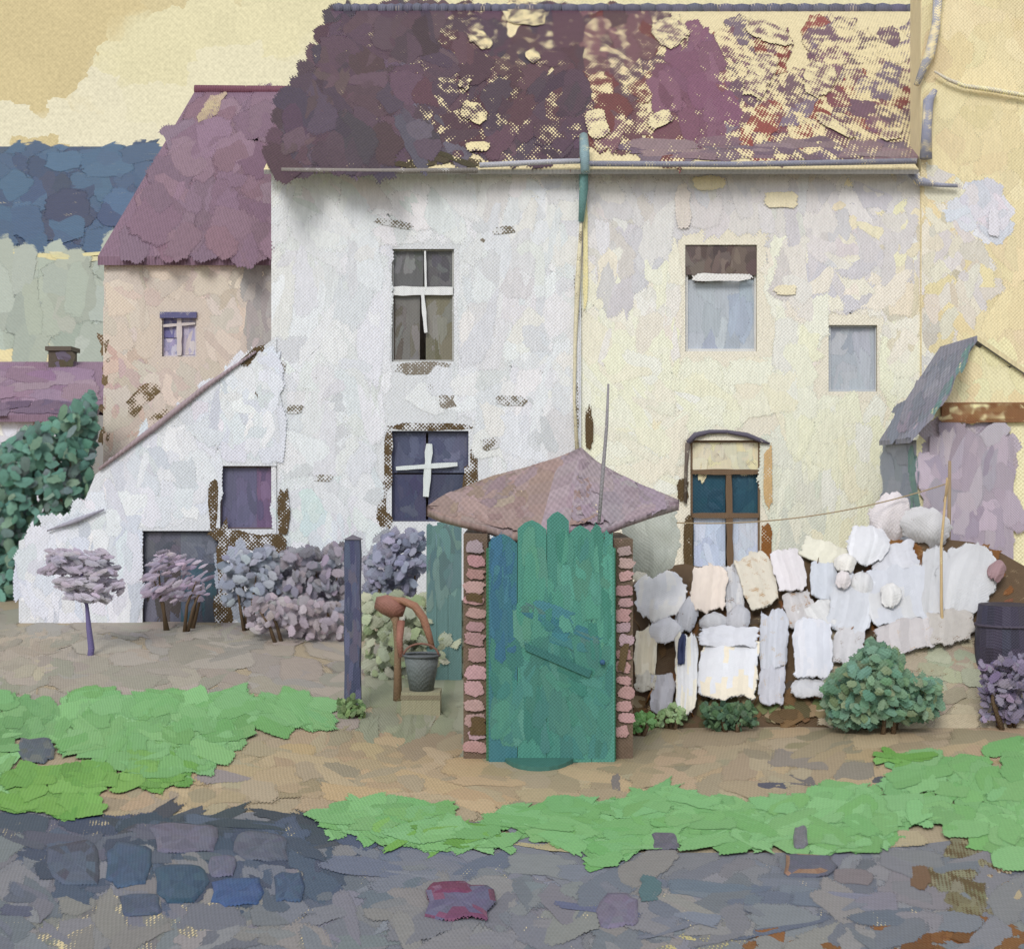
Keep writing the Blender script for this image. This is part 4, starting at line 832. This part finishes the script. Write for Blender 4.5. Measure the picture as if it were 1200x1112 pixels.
bush('plant_clump', 'bright green tuft of leaves at the foot of the hut right wall', 'plant clump', [(728, 846), (744, 836), (766, 836), (764, 854), (732, 860)], 11.0, .1, [(110, 154, 92), (102, 146, 84)], 40, 10)
bush('plant_clump', 'soft green tuft beneath the grey and white towels', 'plant clump', [(770, 836), (792, 824), (806, 838), (800, 850), (770, 850)], 11.25, .1, [(146, 170, 126), (132, 158, 110)], 30, 9)
bush('bush', 'purple leaved bush at the right edge below the dark barrel', 'bush', [(1150, 775), (1180, 770), (1215, 770), (1215, 845), (1150, 845)], 11.25, .12, [(112, 104, 120), (120, 110, 128), (98, 90, 110)], 110, 14, stems=5)

# small standard tree with mauve crown
t = thing('tree', 'slender young tree with flat mauve crown on a purple stem before white wall', 'tree', (X(104, 13.9), 13.9, gh(0, 13.9)))
mb = MB()
for (x, y, L, W, a, c) in ((92, 650, 70, 11, -.12, (156, 148, 158)), (82, 664, 62, 15, .1, (154, 144, 158)), (110, 674, 54, 16, .12, (160, 150, 162)), (90, 684, 44, 13, -.1, (162, 154, 164)), (122, 688, 40, 14, .3, (158, 148, 160)), (74, 656, 34, 12, 0, (148, 142, 156)), (104, 698, 50, 11, -.2, (168, 160, 172)), (112, 660, 44, 10, -.3, (150, 144, 154))):
    for k in range(9):
        dd = 13.9 + rnd.uniform(-.25, .25); S = Plane((0, dd, 0), (rnd.gauss(0, .3), -1, rnd.gauss(.1, .3)))
        leaf_mass(mb, [(x - L * .5, y - W * .5), (x + L * .5, y - W * .5), (x + L * .5, y + W * .5), (x - L * .5, y + W * .5)], 13.9, .25, [c], 3, 15, asp=2.6, dirn=a, tilt=.3, jit=4)
mb.build('crown', 'leaf', t)
mb = MB(); mb.tube([P(103, 788, 13.9) * 1, P(107, 760, 13.9), P(104, 735, 13.9), P(102, 712, 13.9), P(98, 690, 13.9), P(94, 662, 13.9)], [.026, .032, .026, .018, .016, .01], C((98, 90, 128)), n=9)
for q in ((64, 664), (128, 670), (118, 690)): mb.tube([P(101, 708, 13.9), P(q[0], q[1], 13.9)], [.012, .006], C((120, 110, 134)), n=6)
mb.build('trunk', 'wood', t)

# ------------------------------------------------------------------ navy gate post
t = thing('post', 'tall navy blue wooden post standing in the front garden', 'post', (X(414, 12), 12, gh(0, 12)))
mb = MB(); d = 12; x0, x1 = X(404, d), X(423, d)
zs = [gh(0, d) - .02] + [Z(y, d) for y in (780, 740, 690, 650, 632)]; vs = []
for i, z_ in enumerate(zs):
    j = .007 * (i % 2); vs += [(x0 + j, d - .07, z_), (x1 - j, d - .07, z_), (x1 - j, d + .07, z_), (x0 + j, d + .07, z_)]
fs = [(i * 4 + a, i * 4 + (a + 1) % 4, i * 4 + 4 + (a + 1) % 4, i * 4 + 4 + a) for i in range(5) for a in range(4)] + [(20, 21, 22, 23)]
mb.add(vs, fs, C((74, 78, 100)))
fill(mb, Plane((0, d - .07, 0), (0, -1, 0)), [(406, 638), (421, 638), (421, 820), (406, 820)], [(72, 76, 100), (84, 86, 108), (64, 68, 92), (92, 88, 104)], 26, 46, 8, pi / 2, aj=.04, off=(.002, .01), clip=(404, 633, 423, 838))
mb.build('shaft', 'wood', t)
mb = MB(); mb.add([(x0 - .01, d - .08, zs[-1]), (x1 + .01, d - .08, zs[-1]), (x1 + .01, d + .08, zs[-1]), (x0 - .01, d + .08, zs[-1]), ((x0 + x1) / 2, d, zs[-1] + .04)], [(0, 1, 4), (1, 2, 4), (2, 3, 4), (3, 0, 4)], C((96, 92, 100))); mb.build('cap', 'wood', t)

# teal board panel leaning by the hut
t = thing('board_panel', 'worn teal board panel leaning upright left of the brick hut', 'board panel', (X(520, 13), 13, .2))
mb = MB(); d = 13.0; S = Plane((0, d - .03, 0), (0, -1, 0))
for a, b, tp, bt in ((500, 512, 616, 700), (512.4, 525, 612, 704), (525.4, 541, 614, 700)): mb.box(X(a, d), X(b, d), d - .03, d, .1, Z(tp, d), C((92, 122, 120)))
fill(mb, S, [(502, 618), (539, 618), (539, 694), (502, 702)], [(94, 124, 120), (86, 114, 116), (104, 130, 124), (92, 112, 114)], 24, 40, 12, pi / 2, off=(.003, .012), aj=.1, clip=(500, 612, 541, 720))
mb.build('boards', 'wood', t)
mb = MB(); mb.box(X(501, d), X(540, d), d, d + .03, Z(640, d), Z(632, d), C((84, 108, 110))); mb.build('batten', 'wood', t); mb = MB(); mb.box(X(501, d), X(540, d), d, d + .03, Z(700, d), Z(692, d), C((84, 108, 110))); mb.build('batten', 'wood', t)

# rusty pump with bucket
d = 12.3; gz = gh(0, d)
t = thing('water_pump', 'rusty hand water pump with curved handle among pale green leaves', 'water pump', (X(466, d), d, gz))
mb = MB(); mb.tube([(X(466, d), d, gz - .02), P(466, 760, d), P(464, 730, d), P(460, 712, d)], [.04, .028, .03, .06], C((132, 108, 86)), n=10, cov=.8, und=(150, 152, 120))
mb.tube([P(440, 706, d), P(450, 708, d), P(462, 712, d), P(474, 716, d)], [.05, .085, .095, .05], C((136, 96, 84)), n=12, cov=.93, und=(150, 140, 110)); mb.build('barrel', 'metal', t)
mb = MB(); mb.tube([P(456, 702, d - .03), P(472, 704, d - .04), P(486, 710, d - .05), P(496, 724, d - .06), P(502, 742, d - .06), P(507, 760, d - .06)], [.02, .032, .036, .036, .03, .022], C((142, 104, 84)), n=10, cov=.93, und=(150, 140, 110)); mb.build('handle', 'metal', t)
mb = MB(); mb.tube([P(470, 728, d - .03), P(468, 750, d - .1), P(470, 770, d - .12)], [.035, .03, .024], C((138, 96, 82)), n=10, cov=.8, und=(150, 152, 120)); mb.build('spout', 'metal', t)
d = 11.9; gz = gh(0, d)
t = thing('bucket', 'dark slate bucket standing under the rusty pump spout', 'bucket', (X(494, d), d, gz))
mb = MB(); zt = Z(766, d); c = Vector((X(494, d), d, 0)); zb_ = gz
mb.tube([(c.x, d, zt - .3), (c.x, d, zt - .12), (c.x, d, zt - .02)], [.10, .13, .145], C((98, 104, 104)), n=18, cov=.85, und=(110, 96, 76)); mb.build('body', 'metal', t)
mb = MB(); mb.tube([(c.x + .15 * cos(a * pi / 12), d + .15 * sin(a * pi / 12), zt - .01) for a in range(25)], .012, C((86, 90, 92)), n=6); mb.build('rim', 'metal', t)
mb = MB(); mb.tube([(c.x + .145 * cos(a * pi / 10), d - .05, zt - .01 + .10 * sin(a * pi / 10)) for a in range(11)], .009, C((116, 84, 72)), n=6); mb.build('handle', 'metal', t)
t2 = thing('upturned_crate', 'low brown wooden block the slate bucket stands on', 'crate', (c.x, d, gz))
mb = MB(); mb.box(c.x - .16, c.x + .16, d - .13, d + .13, gz - .01, zt - .30, C((140, 136, 112)))
mb.build('body', 'wood', t2)
mb = MB(); mb.box(c.x - .165, c.x + .165, d - .135, d - .131, zt - .36, zt - .325, C((120, 112, 92))); mb.build('batten', 'wood', t2)

# ------------------------------------------------------------------ hedge that carries the washing
class Hedge:
    def at(s, px, py):
        k = (py - 556) / F_; d = (EYE + .93 * 11.3) / (.93 + k); return Vector(((px - 600) / F_ * d, d, EYE - k * d))
    def nor(s, p): return Vector((0, -.68, .73))
HG = Hedge()
def hedge():
    t = thing('hedge', 'low brown twiggy hedge sloping under the spread white washing', 'hedge', (X(950, 12), 12, 0))
    mb = MB(); cols = [(738, 690), (760, 668), (800, 660), (840, 668), (880, 668), (920, 654), (960, 645), (1000, 640), (1030, 636), (1060, 634), (1100, 630), (1140, 636), (1176, 650), (1215, 670)]
    vs = []
    for x, yt in cols:
        for j in range(7):
            y = yt + (852 - yt) * j / 6; vs.append(HG.at(x, y) + Vector((rnd.uniform(-.02, .02), rnd.uniform(-.03, .03), 0 if j == 6 else rnd.uniform(-.02, .02))))
        q = HG.at(x, yt); vs.append(Vector((q.x, q.y + .5, q.z - .05))); vs.append(Vector((q.x, q.y + .9, 0)))
    fs = [(i * 9 + j + 1, (i + 1) * 9 + j + 1, (i + 1) * 9 + j, i * 9 + j) for i in range(len(cols) - 1) for j in range(6)]
    fs += [(i * 9, (i + 1) * 9, (i + 1) * 9 + 7, i * 9 + 7) for i in range(len(cols) - 1)] + [(i * 9 + 7, (i + 1) * 9 + 7, (i + 1) * 9 + 8, i * 9 + 8) for i in range(len(cols) - 1)]
    fs += [(6, 5, 4, 3, 2, 1, 0, 7, 8), tuple((len(cols) - 1) * 9 + q for q in (8, 7, 0, 1, 2, 3, 4, 5, 6))]
    mb.add(vs, fs, C((96, 76, 54), FS), smooth=False, cov=.8, und=(150, 130, 100))
    low = [(745, 700), (860, 690), (1000, 660), (1170, 650), (1170, 740), (1000, 800), (960, 835), (750, 848)]
    fill(mb, HG, low, [(96, 74, 50), (110, 82, 50), (90, 76, 62), (124, 84, 44)], 150, 26, 11, .5, f=FS, aj=1.2, off=(.01, .05), cov=.8, und=(206, 184, 140))
    fill(mb, HG, [(1000, 640), (1170, 640), (1180, 700), (1060, 740)], [(132, 88, 44), (124, 82, 44), (120, 76, 54)], 40, 30, 14, .3, f=FS, aj=1, off=(.02, .06), cov=.8, und=(206, 184, 140))
    fill(mb, HG, [(975, 760), (1060, 742), (1115, 742), (1155, 790), (1215, 820), (1215, 866), (980, 866)], [(178, 164, 138), (170, 158, 134), (186, 172, 146), (160, 150, 126)], 110, 44, 22, .2, f=FS, aj=.5, off=(.03, .09), cov=.88, und=OCHRE)
    fill(mb, HG, [(1070, 766), (1140, 762), (1150, 800), (1090, 810)], [(172, 172, 146), (164, 166, 140)], 16, 36, 18, .2, f=FS, off=(.06, .1), cov=.85, und=OCHRE)
    fill(mb, HG, [(745, 815), (970, 815), (970, 850), (745, 852)], [(104, 84, 56), (118, 92, 58), (150, 132, 100), (92, 84, 56), (110, 122, 76)], 60, 26, 13, .2, f=FS, aj=1, off=(.02, .07))
    mb.build('foliage', 'leaf', t)
    for i in range(44):
        tw = MB()
        x, y = sample(low); a = HG.at(x, y); n = HG.nor(a); b = a + n * rnd.uniform(.0, .05) + Vector((rnd.uniform(-.1, .1), 0, rnd.uniform(.02, .14)))
        tw.tube([a - n * .03, a.lerp(b, .5) + n * .02, b], [.009, .007, .003], C(rnd.choice([(96, 74, 50), (130, 88, 46), (84, 70, 58)])), n=5); tw.build('twig', 'wood', t)
hedge()

GRP = 'white washing spread over the hedge'
def cloth(label, cat, x, y, wd, ht, ang, col, name='sheet', shape='rect', col2=None, lift=.085, cov=2.0, und=(120, 90, 60), taper=1.0, n=12, S=HG):
    """a piece of linen lying over the hedge: folded, rumpled, with thickness"""
    wd *= 1.07; ht *= 1.06; mb = MB(); ca, sa = cos(ang), sin(ang); ph = rnd.uniform(0, 6); top = []; low = []; seed = rnd.uniform(0, 50)
    for j in range(n + 1):
        for i in range(n + 1):
            u_, v_ = i / n * 2 - 1, j / n * 2 - 1; a, b = u_, v_
            if shape == 'round': a, b = u_ * sqrt(max(0, 1 - v_ * v_ / 2)), v_ * sqrt(max(0, 1 - u_ * u_ / 2))
            else:
                r_ = 1 - .10 * (u_ * v_) ** 2; a, b = u_ * r_, v_ * r_
            a *= 1 + (taper - 1) * (v_ + 1) / 2
            e = .05 if max(abs(u_), abs(v_)) > .99 else .008
            a += rnd.gauss(0, e) + .05 * sin(v_ * 3 + ph); b += rnd.gauss(0, e) + .05 * sin(u_ * 4 + ph); a += .07 * mn.noise(Vector((v_ * 4, seed, u_))); b += .07 * mn.noise(Vector((u_ * 4, seed + 9, v_)))
            px, py = x + (a * ca * wd - b * sa * ht) / 2, y + (a * sa * wd + b * ca * ht) / 2
            p = S.at(px, py); nn = S.nor(p); edge = max(abs(u_), abs(v_)) ** 3
            fold = (sin(u_ * 6 + ph + v_ * 1.2) * .5 + sin(u_ * 13 + ph * 2 - v_) * .25) * .014 + mn.noise(Vector((u_ * 2, v_ * 2, seed))) * .02
            h = lift + fold + .02 * (1 - edge) + (.06 * (1 - min(1, u_ * u_ + v_ * v_)) if shape == 'round' else 0)
            top.append(p + nn * h); low.append(p + nn * (h - .010))
    W_ = n + 1; N_ = W_ * W_; fs = []; cs = []
    stripe = [rnd.gauss(0, 3.5) for _ in range(n + 1)]
    for j in range(n):
        for i in range(n):
            a = j * W_ + i; fs.append((a, a + W_, a + W_ + 1, a + 1)); c = col if col2 is None or mn.noise(Vector((i * .35 + seed, j * .12, 0))) < .05 else col2
            k = stripe[i] + rnd.gauss(0, 1.2) + 4; cs.append(C(tuple(q + k for q in c), FS * 1.0))
            fs.append((N_ + a, N_ + a + 1, N_ + a + W_ + 1, N_ + a + W_)); cs.append(C(col, FS))
    ev = {}
    for q in range(N_):
        i, j = q % W_, q // W_; ev[q] = ev[q + N_] = -.05 if i in (0, n) or j in (0, n) else 1.25
    mb.add(top + low, fs, cs, cov=cov, und=und, smooth=True, uf=FS, ed=[[ev[q] for q in f] for f in fs])
    return tag(mb.build(name, 'cloth'), label, cat, GRP)
W1 = (226, 225, 226); W2 = (208, 208, 212); W3 = (232, 228, 216); W4 = (196, 198, 204)
cloth('round rumpled bright white shirt just right of the brick hut', 'shirt', 772, 708, 60, 62, .1, (232, 230, 230), 'shirt', 'round', (240, 236, 230), lift=.12)
cloth('small cream sock lying diagonally beside the green door top', 'sock', 742, 680, 44, 17, .65, (232, 224, 204), 'sock', lift=.13)
cloth('little white cap hanging below the round white shirt', 'cap', 778, 748, 38, 30, .1, (226, 224, 226), 'cap', 'round', lift=.1)
cloth('peach tinted square napkin near the top left of the hedge', 'napkin', 829, 700, 42, 54, .03, (230, 216, 202), 'napkin', lift=.12)
cloth('narrow grey white cloth right of the peach napkin', 'cloth', 858, 700, 22, 60, -.15, (190, 190, 192), 'napkin', cov=.8, col2=(204, 202, 200))
cloth('pair of grey white socks below the peach napkin', 'socks', 836, 738, 34, 24, .1, (198, 198, 200), 'sock', 'round', cov=.85)
cloth('pale grey sock bunched left of the ochre twigs', 'sock', 864, 734, 28, 30, .1, (192, 192, 196), 'sock', 'round', cov=.85, lift=.1)
cloth('grey handkerchief tucked right of the round white shirt', 'handkerchief', 804, 728, 26, 40, .2, (196, 196, 200), 'handkerchief', 'round', cov=.85)
cloth('narrow cream towel beside the hut wall', 'towel', 756, 772, 26, 56, .03, (226, 214, 186), 'towel', cov=.93, col2=(232, 222, 198))
cloth('cream grey rag under the narrow cream towel', 'rag', 756, 806, 24, 24, .05, (202, 196, 180), 'rag', cov=.7)
cloth('dull grey towel hanging lowest at the left of the hedge', 'towel', 775, 820, 28, 46, .02, (186, 184, 188), 'towel', col2=(172, 170, 174))
cloth('long white towel reaching almost to the ground left of the widest sheet', 'towel', 803, 800, 28, 92, .02, (226, 226, 226), 'towel', col2=(232, 226, 208), lift=.12, taper=.85)
cloth('widest bright white sheet with cream stripes in the middle of the washing', 'sheet', 852, 790, 70, 80, .02, (226, 227, 230), 'sheet', col2=(236, 226, 204), lift=.12)
cloth('folded white pillowcase across the top of the widest sheet', 'pillowcase', 852, 760, 68, 24, .02, (220, 221, 226), 'pillowcase', lift=.15)
cloth('tiny navy cloth hanging in the gap between white towels', 'cloth', 797, 776, 9, 34, .05, (50, 58, 92), 'rag', lift=.16)
cloth('coarse cream towel on the ochre twigs above the widest sheet', 'towel', 886, 690, 40, 66, -.35, (216, 208, 190), 'towel', cov=.75, und=(180, 140, 90), lift=.11)
cloth('pinkish white napkin tilted like a diamond near hedge top', 'napkin', 922, 680, 36, 50, -.22, (222, 216, 216), 'napkin', lift=.13)
cloth('pale blue grey cloth right of the tilted pink napkin', 'cloth', 964, 688, 32, 44, .05, (200, 204, 210), 'napkin')
cloth('pale cream strip of linen along the hedge top', 'linen strip', 966, 656, 60, 26, .3, (224, 220, 200), 'linen_strip', cov=.93)
cloth('round white pillow lying at the top centre of the hedge', 'pillow', 1014, 650, 50, 46, .1, (222, 222, 224), 'pillow', 'round', lift=.12)
cloth('speckled grey cloth below the tilted pink napkin', 'cloth', 935, 722, 34, 44, -.2, (196, 192, 190), 'napkin', cov=.72, und=(170, 130, 84))
cloth('grey blue apron beside the widest sheet', 'apron', 905, 758, 34, 70, .02, (198, 200, 206), 'apron', cov=.82, und=(190, 160, 110))
cloth('lower grey blue underskirt hem reaching the beige path', 'underskirt', 903, 810, 30, 46, .02, (196, 196, 202), 'underskirt', cov=.82, und=(190, 160, 110))
cloth('tall smooth blue white pillowcase with pink left hem', 'pillowcase', 950, 772, 46, 70, .02, (216, 218, 224), 'pillowcase', col2=(222, 222, 226), lift=.13)
cloth('creased pale grey hem below the smooth blue white pillowcase', 'cloth', 948, 814, 42, 22, .02, (206, 206, 208), 'napkin', cov=.9)
cloth('white kerchief above the smooth blue white pillowcase', 'kerchief', 958, 730, 42, 36, -.5, (218, 217, 214), 'handkerchief', cov=.93)
cloth('silver grey blouse in the centre of the hedge slope', 'blouse', 996, 716, 52, 70, .25, (204, 206, 210), 'blouse', cov=.93)
cloth('rough grey rag above the dark green bush', 'rag', 992, 764, 36, 44, .1, (200, 198, 198), 'rag', cov=.82)
cloth('small round white bonnet between ochre twigs', 'bonnet', 1008, 692, 28, 26, .1, (214, 213, 212), 'cap', 'round', cov=.9)
cloth('broad pale grey tablecloth on the right of the hedge', 'tablecloth', 1052, 704, 76, 70, -.15, (202, 204, 209), 'tablecloth', col2=(208, 208, 208), cov=.95)
cloth('grey pink shawl below the broad tablecloth', 'shawl', 1058, 752, 66, 40, -.2, (196, 190, 188), 'shawl', cov=.8, und=(190, 160, 120))
cloth('big rounded grey white blanket at the far right of the hedge', 'blanket', 1130, 686, 72, 84, .25, (204, 204, 204), 'blanket', 'round', cov=.93)
cloth('grey white scarf between the tablecloth and the round pillow', 'scarf', 1046, 662, 54, 34, -.3, (206, 206, 210), 'scarf', cov=.93)
cloth('crumpled grey cloth below the big rounded blanket', 'cloth', 1108, 742, 60, 40, -.1, (190, 184, 176), 'napkin', cov=.8)
cloth('pale grey towel squeezed between tablecloth and blanket', 'towel', 1092, 690, 34, 80, .1, (200, 200, 200), 'towel', cov=.9)
cloth('plum pink ball of wool cloth at the blanket right edge', 'cloth bundle', 1163, 684, 20, 24, .5, (158, 128, 130), 'cloth_bundle', 'round', lift=.16)
cloth('warm white rolled stockings between the pillow and the pale cream strip', 'stockings', 988, 672, 26, 20, .3, (232, 228, 220), 'sock', 'round', lift=.13)
cloth('tiny pinkish white handkerchief left of the round white bonnet', 'handkerchief', 985, 694, 18, 20, .2, (226, 218, 216), 'handkerchief', 'round', lift=.15)
cloth('small warm white bib on the broad pale tablecloth', 'bib', 1040, 712, 24, 28, -.2, (226, 224, 220), 'bib', 'round', lift=.15)
# pieces on the high right-hand corner hang on a prop line
class VP:
    def __init__(s, d): s.d = d
    def at(s, x, y): return P(x, y, s.d)
    def nor(s, p): return Vector((0, -1, 0))
cloth('pinkish white triangular shawl drying highest, below the grey slate roof', 'shawl', 1040, 606, 46, 58, .25, (222, 214, 214), 'shawl', 'round', S=VP(12.9))
cloth('grey white skirt beside the highest pinkish shawl', 'skirt', 1082, 616, 62, 44, .35, (204, 202, 202), 'skirt', 'round', S=VP(12.85), cov=.93)
cloth('pale sage grey sheet hanging between the mauve hut roof and arched window', 'sheet', 762, 634, 74, 74, -.08, (190, 194, 184), 'sheet', S=VP(11.9), taper=.72, col2=(198, 202, 192), und=(150, 150, 140))

# clothes line, hooks and poles
t = thing('clothes_line', 'sagging thin clothes line above the hedge carrying sheet and shawls', 'clothes line', (X(735, 12), 12, .1))
mb = MB(); pts = []
for i in range(25):
    q = i / 24; x = 718 + (1112 - 718) * q; dd = 11.86 + q * 1.0; y = 606 + (566 - 606) * q + 46 * q * (1 - q) * 4 * .5; pts.append(P(x, y, dd))
mb.tube(pts, .006, C((150, 132, 104)), n=5); mb.build('rope', 'wood', t)
for (x, ytop, d) in ((717, 596, 11.86), (1113, 540, 12.88)):
    mb = MB(); mb.tube([(X(x, d) - .02, d, gh(0, d) - .02), P(x - 4, 700, d), P(x - 1, 620, d), P(x, ytop, d)], [.022, .02, .018, .014], C((140, 122, 98)), n=7, cov=.85, und=(200, 186, 150)); mb.build('pole', 'wood', t)

t = thing('stake', 'thin pale stake leaning against the hedge right of the broad tablecloth', 'stake', (X(1096, 11.6), 11.6, 0))
mb = MB(); a = HG.at(1099, 724) + HG.nor(0) * .15; mb.tube([Vector((a.x - .02, a.y - .25, 0)), a, P(1103, 640, 12.1), P(1110, 560, 12.3)], [.014, .013, .012, .009], C((176, 152, 112)), n=6, cov=.8); mb.build('shaft', 'wood', t)
t2 = MB(); t2.tube([P(1107, 588, 12.24), P(1110, 572, 12.26), P(1112, 562, 12.28)], [.014, .011, .006], C((150, 128, 96)), n=6); t2.build('tip', 'wood', t)

# dark water butt right
d = 11.75; t = thing('water_barrel', 'dark plum black water barrel behind the hedge at the right edge', 'barrel', (X(1158, d), d, gh(0, d)))
mb = MB(); c = Vector((X(1178, d), d, 0)); prof = [(0, .20), (.3, .23), (.6, .24), (.78, .23), (Z(708, d), .21)]; n = 22; vs = []; fs = []; cs = []
for z_, r_ in prof:
    for i in range(n): vs.append((c.x + cos(2 * pi * i / n) * r_, d + sin(2 * pi * i / n) * r_, z_))
for j in range(len(prof) - 1):
    for i in range(n): fs.append((j * n + i, j * n + (i + 1) % n, (j + 1) * n + (i + 1) % n, (j + 1) * n + i)); cs.append(C(jitc((60, 56, 70), 4)))
fs.append(tuple((len(prof) - 1) * n + i for i in range(n))); cs.append(C((50, 46, 56)))
mb.add(vs, fs, cs); mb.build('body', 'wood', t)
for z_, r_ in ((.35, .237), (.77, .234)):
    mb = MB(); mb.tube([(c.x + cos(2 * pi * i / 28) * r_, d + sin(2 * pi * i / 28) * r_, z_) for i in range(29)], .013, C((68, 62, 74)), n=6); mb.build('hoop', 'metal', t)

# ------------------------------------------------------------------ stones along the lane
def stone(label, x, y, wd, ht, col, h=.05, ang=0, group='flat stones along the dark lane edge', extra=None, cat='stone', name='stone'):
    h *= .3
    mb = MB(); n = 14; rings = [(1, .0), (.96, .6), (.8, .92), (.45, 1.05)]; vs = []; fs = []; cs = []; rj = [rnd.uniform(.85, 1.12) for _ in range(n)]
    for q, zz in rings:
        for i in range(n):
            t = 2 * pi * i / n; a = math.copysign(abs(cos(t)) ** .55, cos(t)) * wd / 2 * q * rj[i]; b = math.copysign(abs(sin(t)) ** .55, sin(t)) * ht / 2 * q * rj[i]
            p = GR.at(x + a * cos(ang) - b * sin(ang), y + a * sin(ang) + b * cos(ang)); vs.append((p.x, p.y, p.z + h * zz * rnd.uniform(.9, 1.1) - (.01 if zz == 0 else 0) + .006))
    p = GR.at(x, y); vs.append((p.x, p.y, p.z + h * 1.1)); m_ = len(rings)
    for j in range(m_ - 1):
        for i in range(n): fs.append((j * n + i, j * n + (i + 1) % n, (j + 1) * n + (i + 1) % n, (j + 1) * n + i)); cs.append(C(jitc(col if not extra or rnd.random() < .6 else extra, 4), FU))
    for i in range(n): fs.append(((m_ - 1) * n + i, (m_ - 1) * n + (i + 1) % n, m_ * n)); cs.append(C(jitc(col, 3), FU))
    ev = lambda q: .0 if q < n else (.75 if q < 2 * n else 1.6)
    mb.add(vs, fs, cs, cov=.96, und=(110, 112, 120), uf=FU, smooth=True, ed=[[ev(q) for q in f] for f in fs]); return tag(mb.build(name, 'stone'), label, cat, group)
stone('purple grey flat stone at the top of the dark cluster', 217, 984, 84, 36, (112, 110, 128))
stone('wide slate grey stone right of the purple grey one', 305, 994, 70, 36, (96, 102, 118), ang=.15)
stone('small lilac grey stone between the blue stones', 260, 1018, 34, 26, (108, 110, 130))
stone('deep teal blue stone in the lower middle of the cluster', 212, 1036, 66, 48, (62, 88, 112))
stone('brightest blue stone at the lower right of the cluster', 278, 1048, 64, 36, (66, 92, 136))
stone('steel blue stone at the right end of the cluster', 338, 1042, 36, 38, (72, 92, 120))
stone('slate blue stone left of the deep teal stone', 150, 1016, 56, 54, (70, 92, 118))
stone('large dull slate stone at the left of the cluster', 88, 1014, 66, 56, (88, 100, 120), extra=(78, 84, 100))
stone('small blue stone at the bottom left beside pale lane', 165, 1062, 52, 28, (82, 94, 116))
stone('dark slate stone lying in the grass at far left', 42, 880, 44, 30, (92, 104, 114), extra=(110, 116, 116))
stone('maroon and blue lump of stone in the lane foreground', 538, 1062, 82, 44, (108, 104, 132), h=.10, extra=(124, 78, 104), group='lone stones in the lane')
stone('crimson topped chip of stone on the maroon lump', 528, 1048, 56, 16, (118, 64, 92), h=.13, extra=(128, 90, 116), group='lone stones in the lane')
stone('flat purple stone right of the maroon lump', 724, 1070, 52, 42, (122, 116, 136), h=.05, group='lone stones in the lane')
stone('dark slate stone with ochre stain below the right hand grass', 948, 1018, 66, 28, (98, 100, 116), h=.06, extra=(150, 118, 96), group='lone stones in the lane')
stone('dark earth clod between grass and lane right of centre', 780, 988, 34, 22, (106, 104, 116), h=.06, group='lone stones in the lane')
stone('little grey stone upright in the right hand grass', 938, 985, 18, 26, (122, 122, 128), h=.10, group='lone stones in the lane')
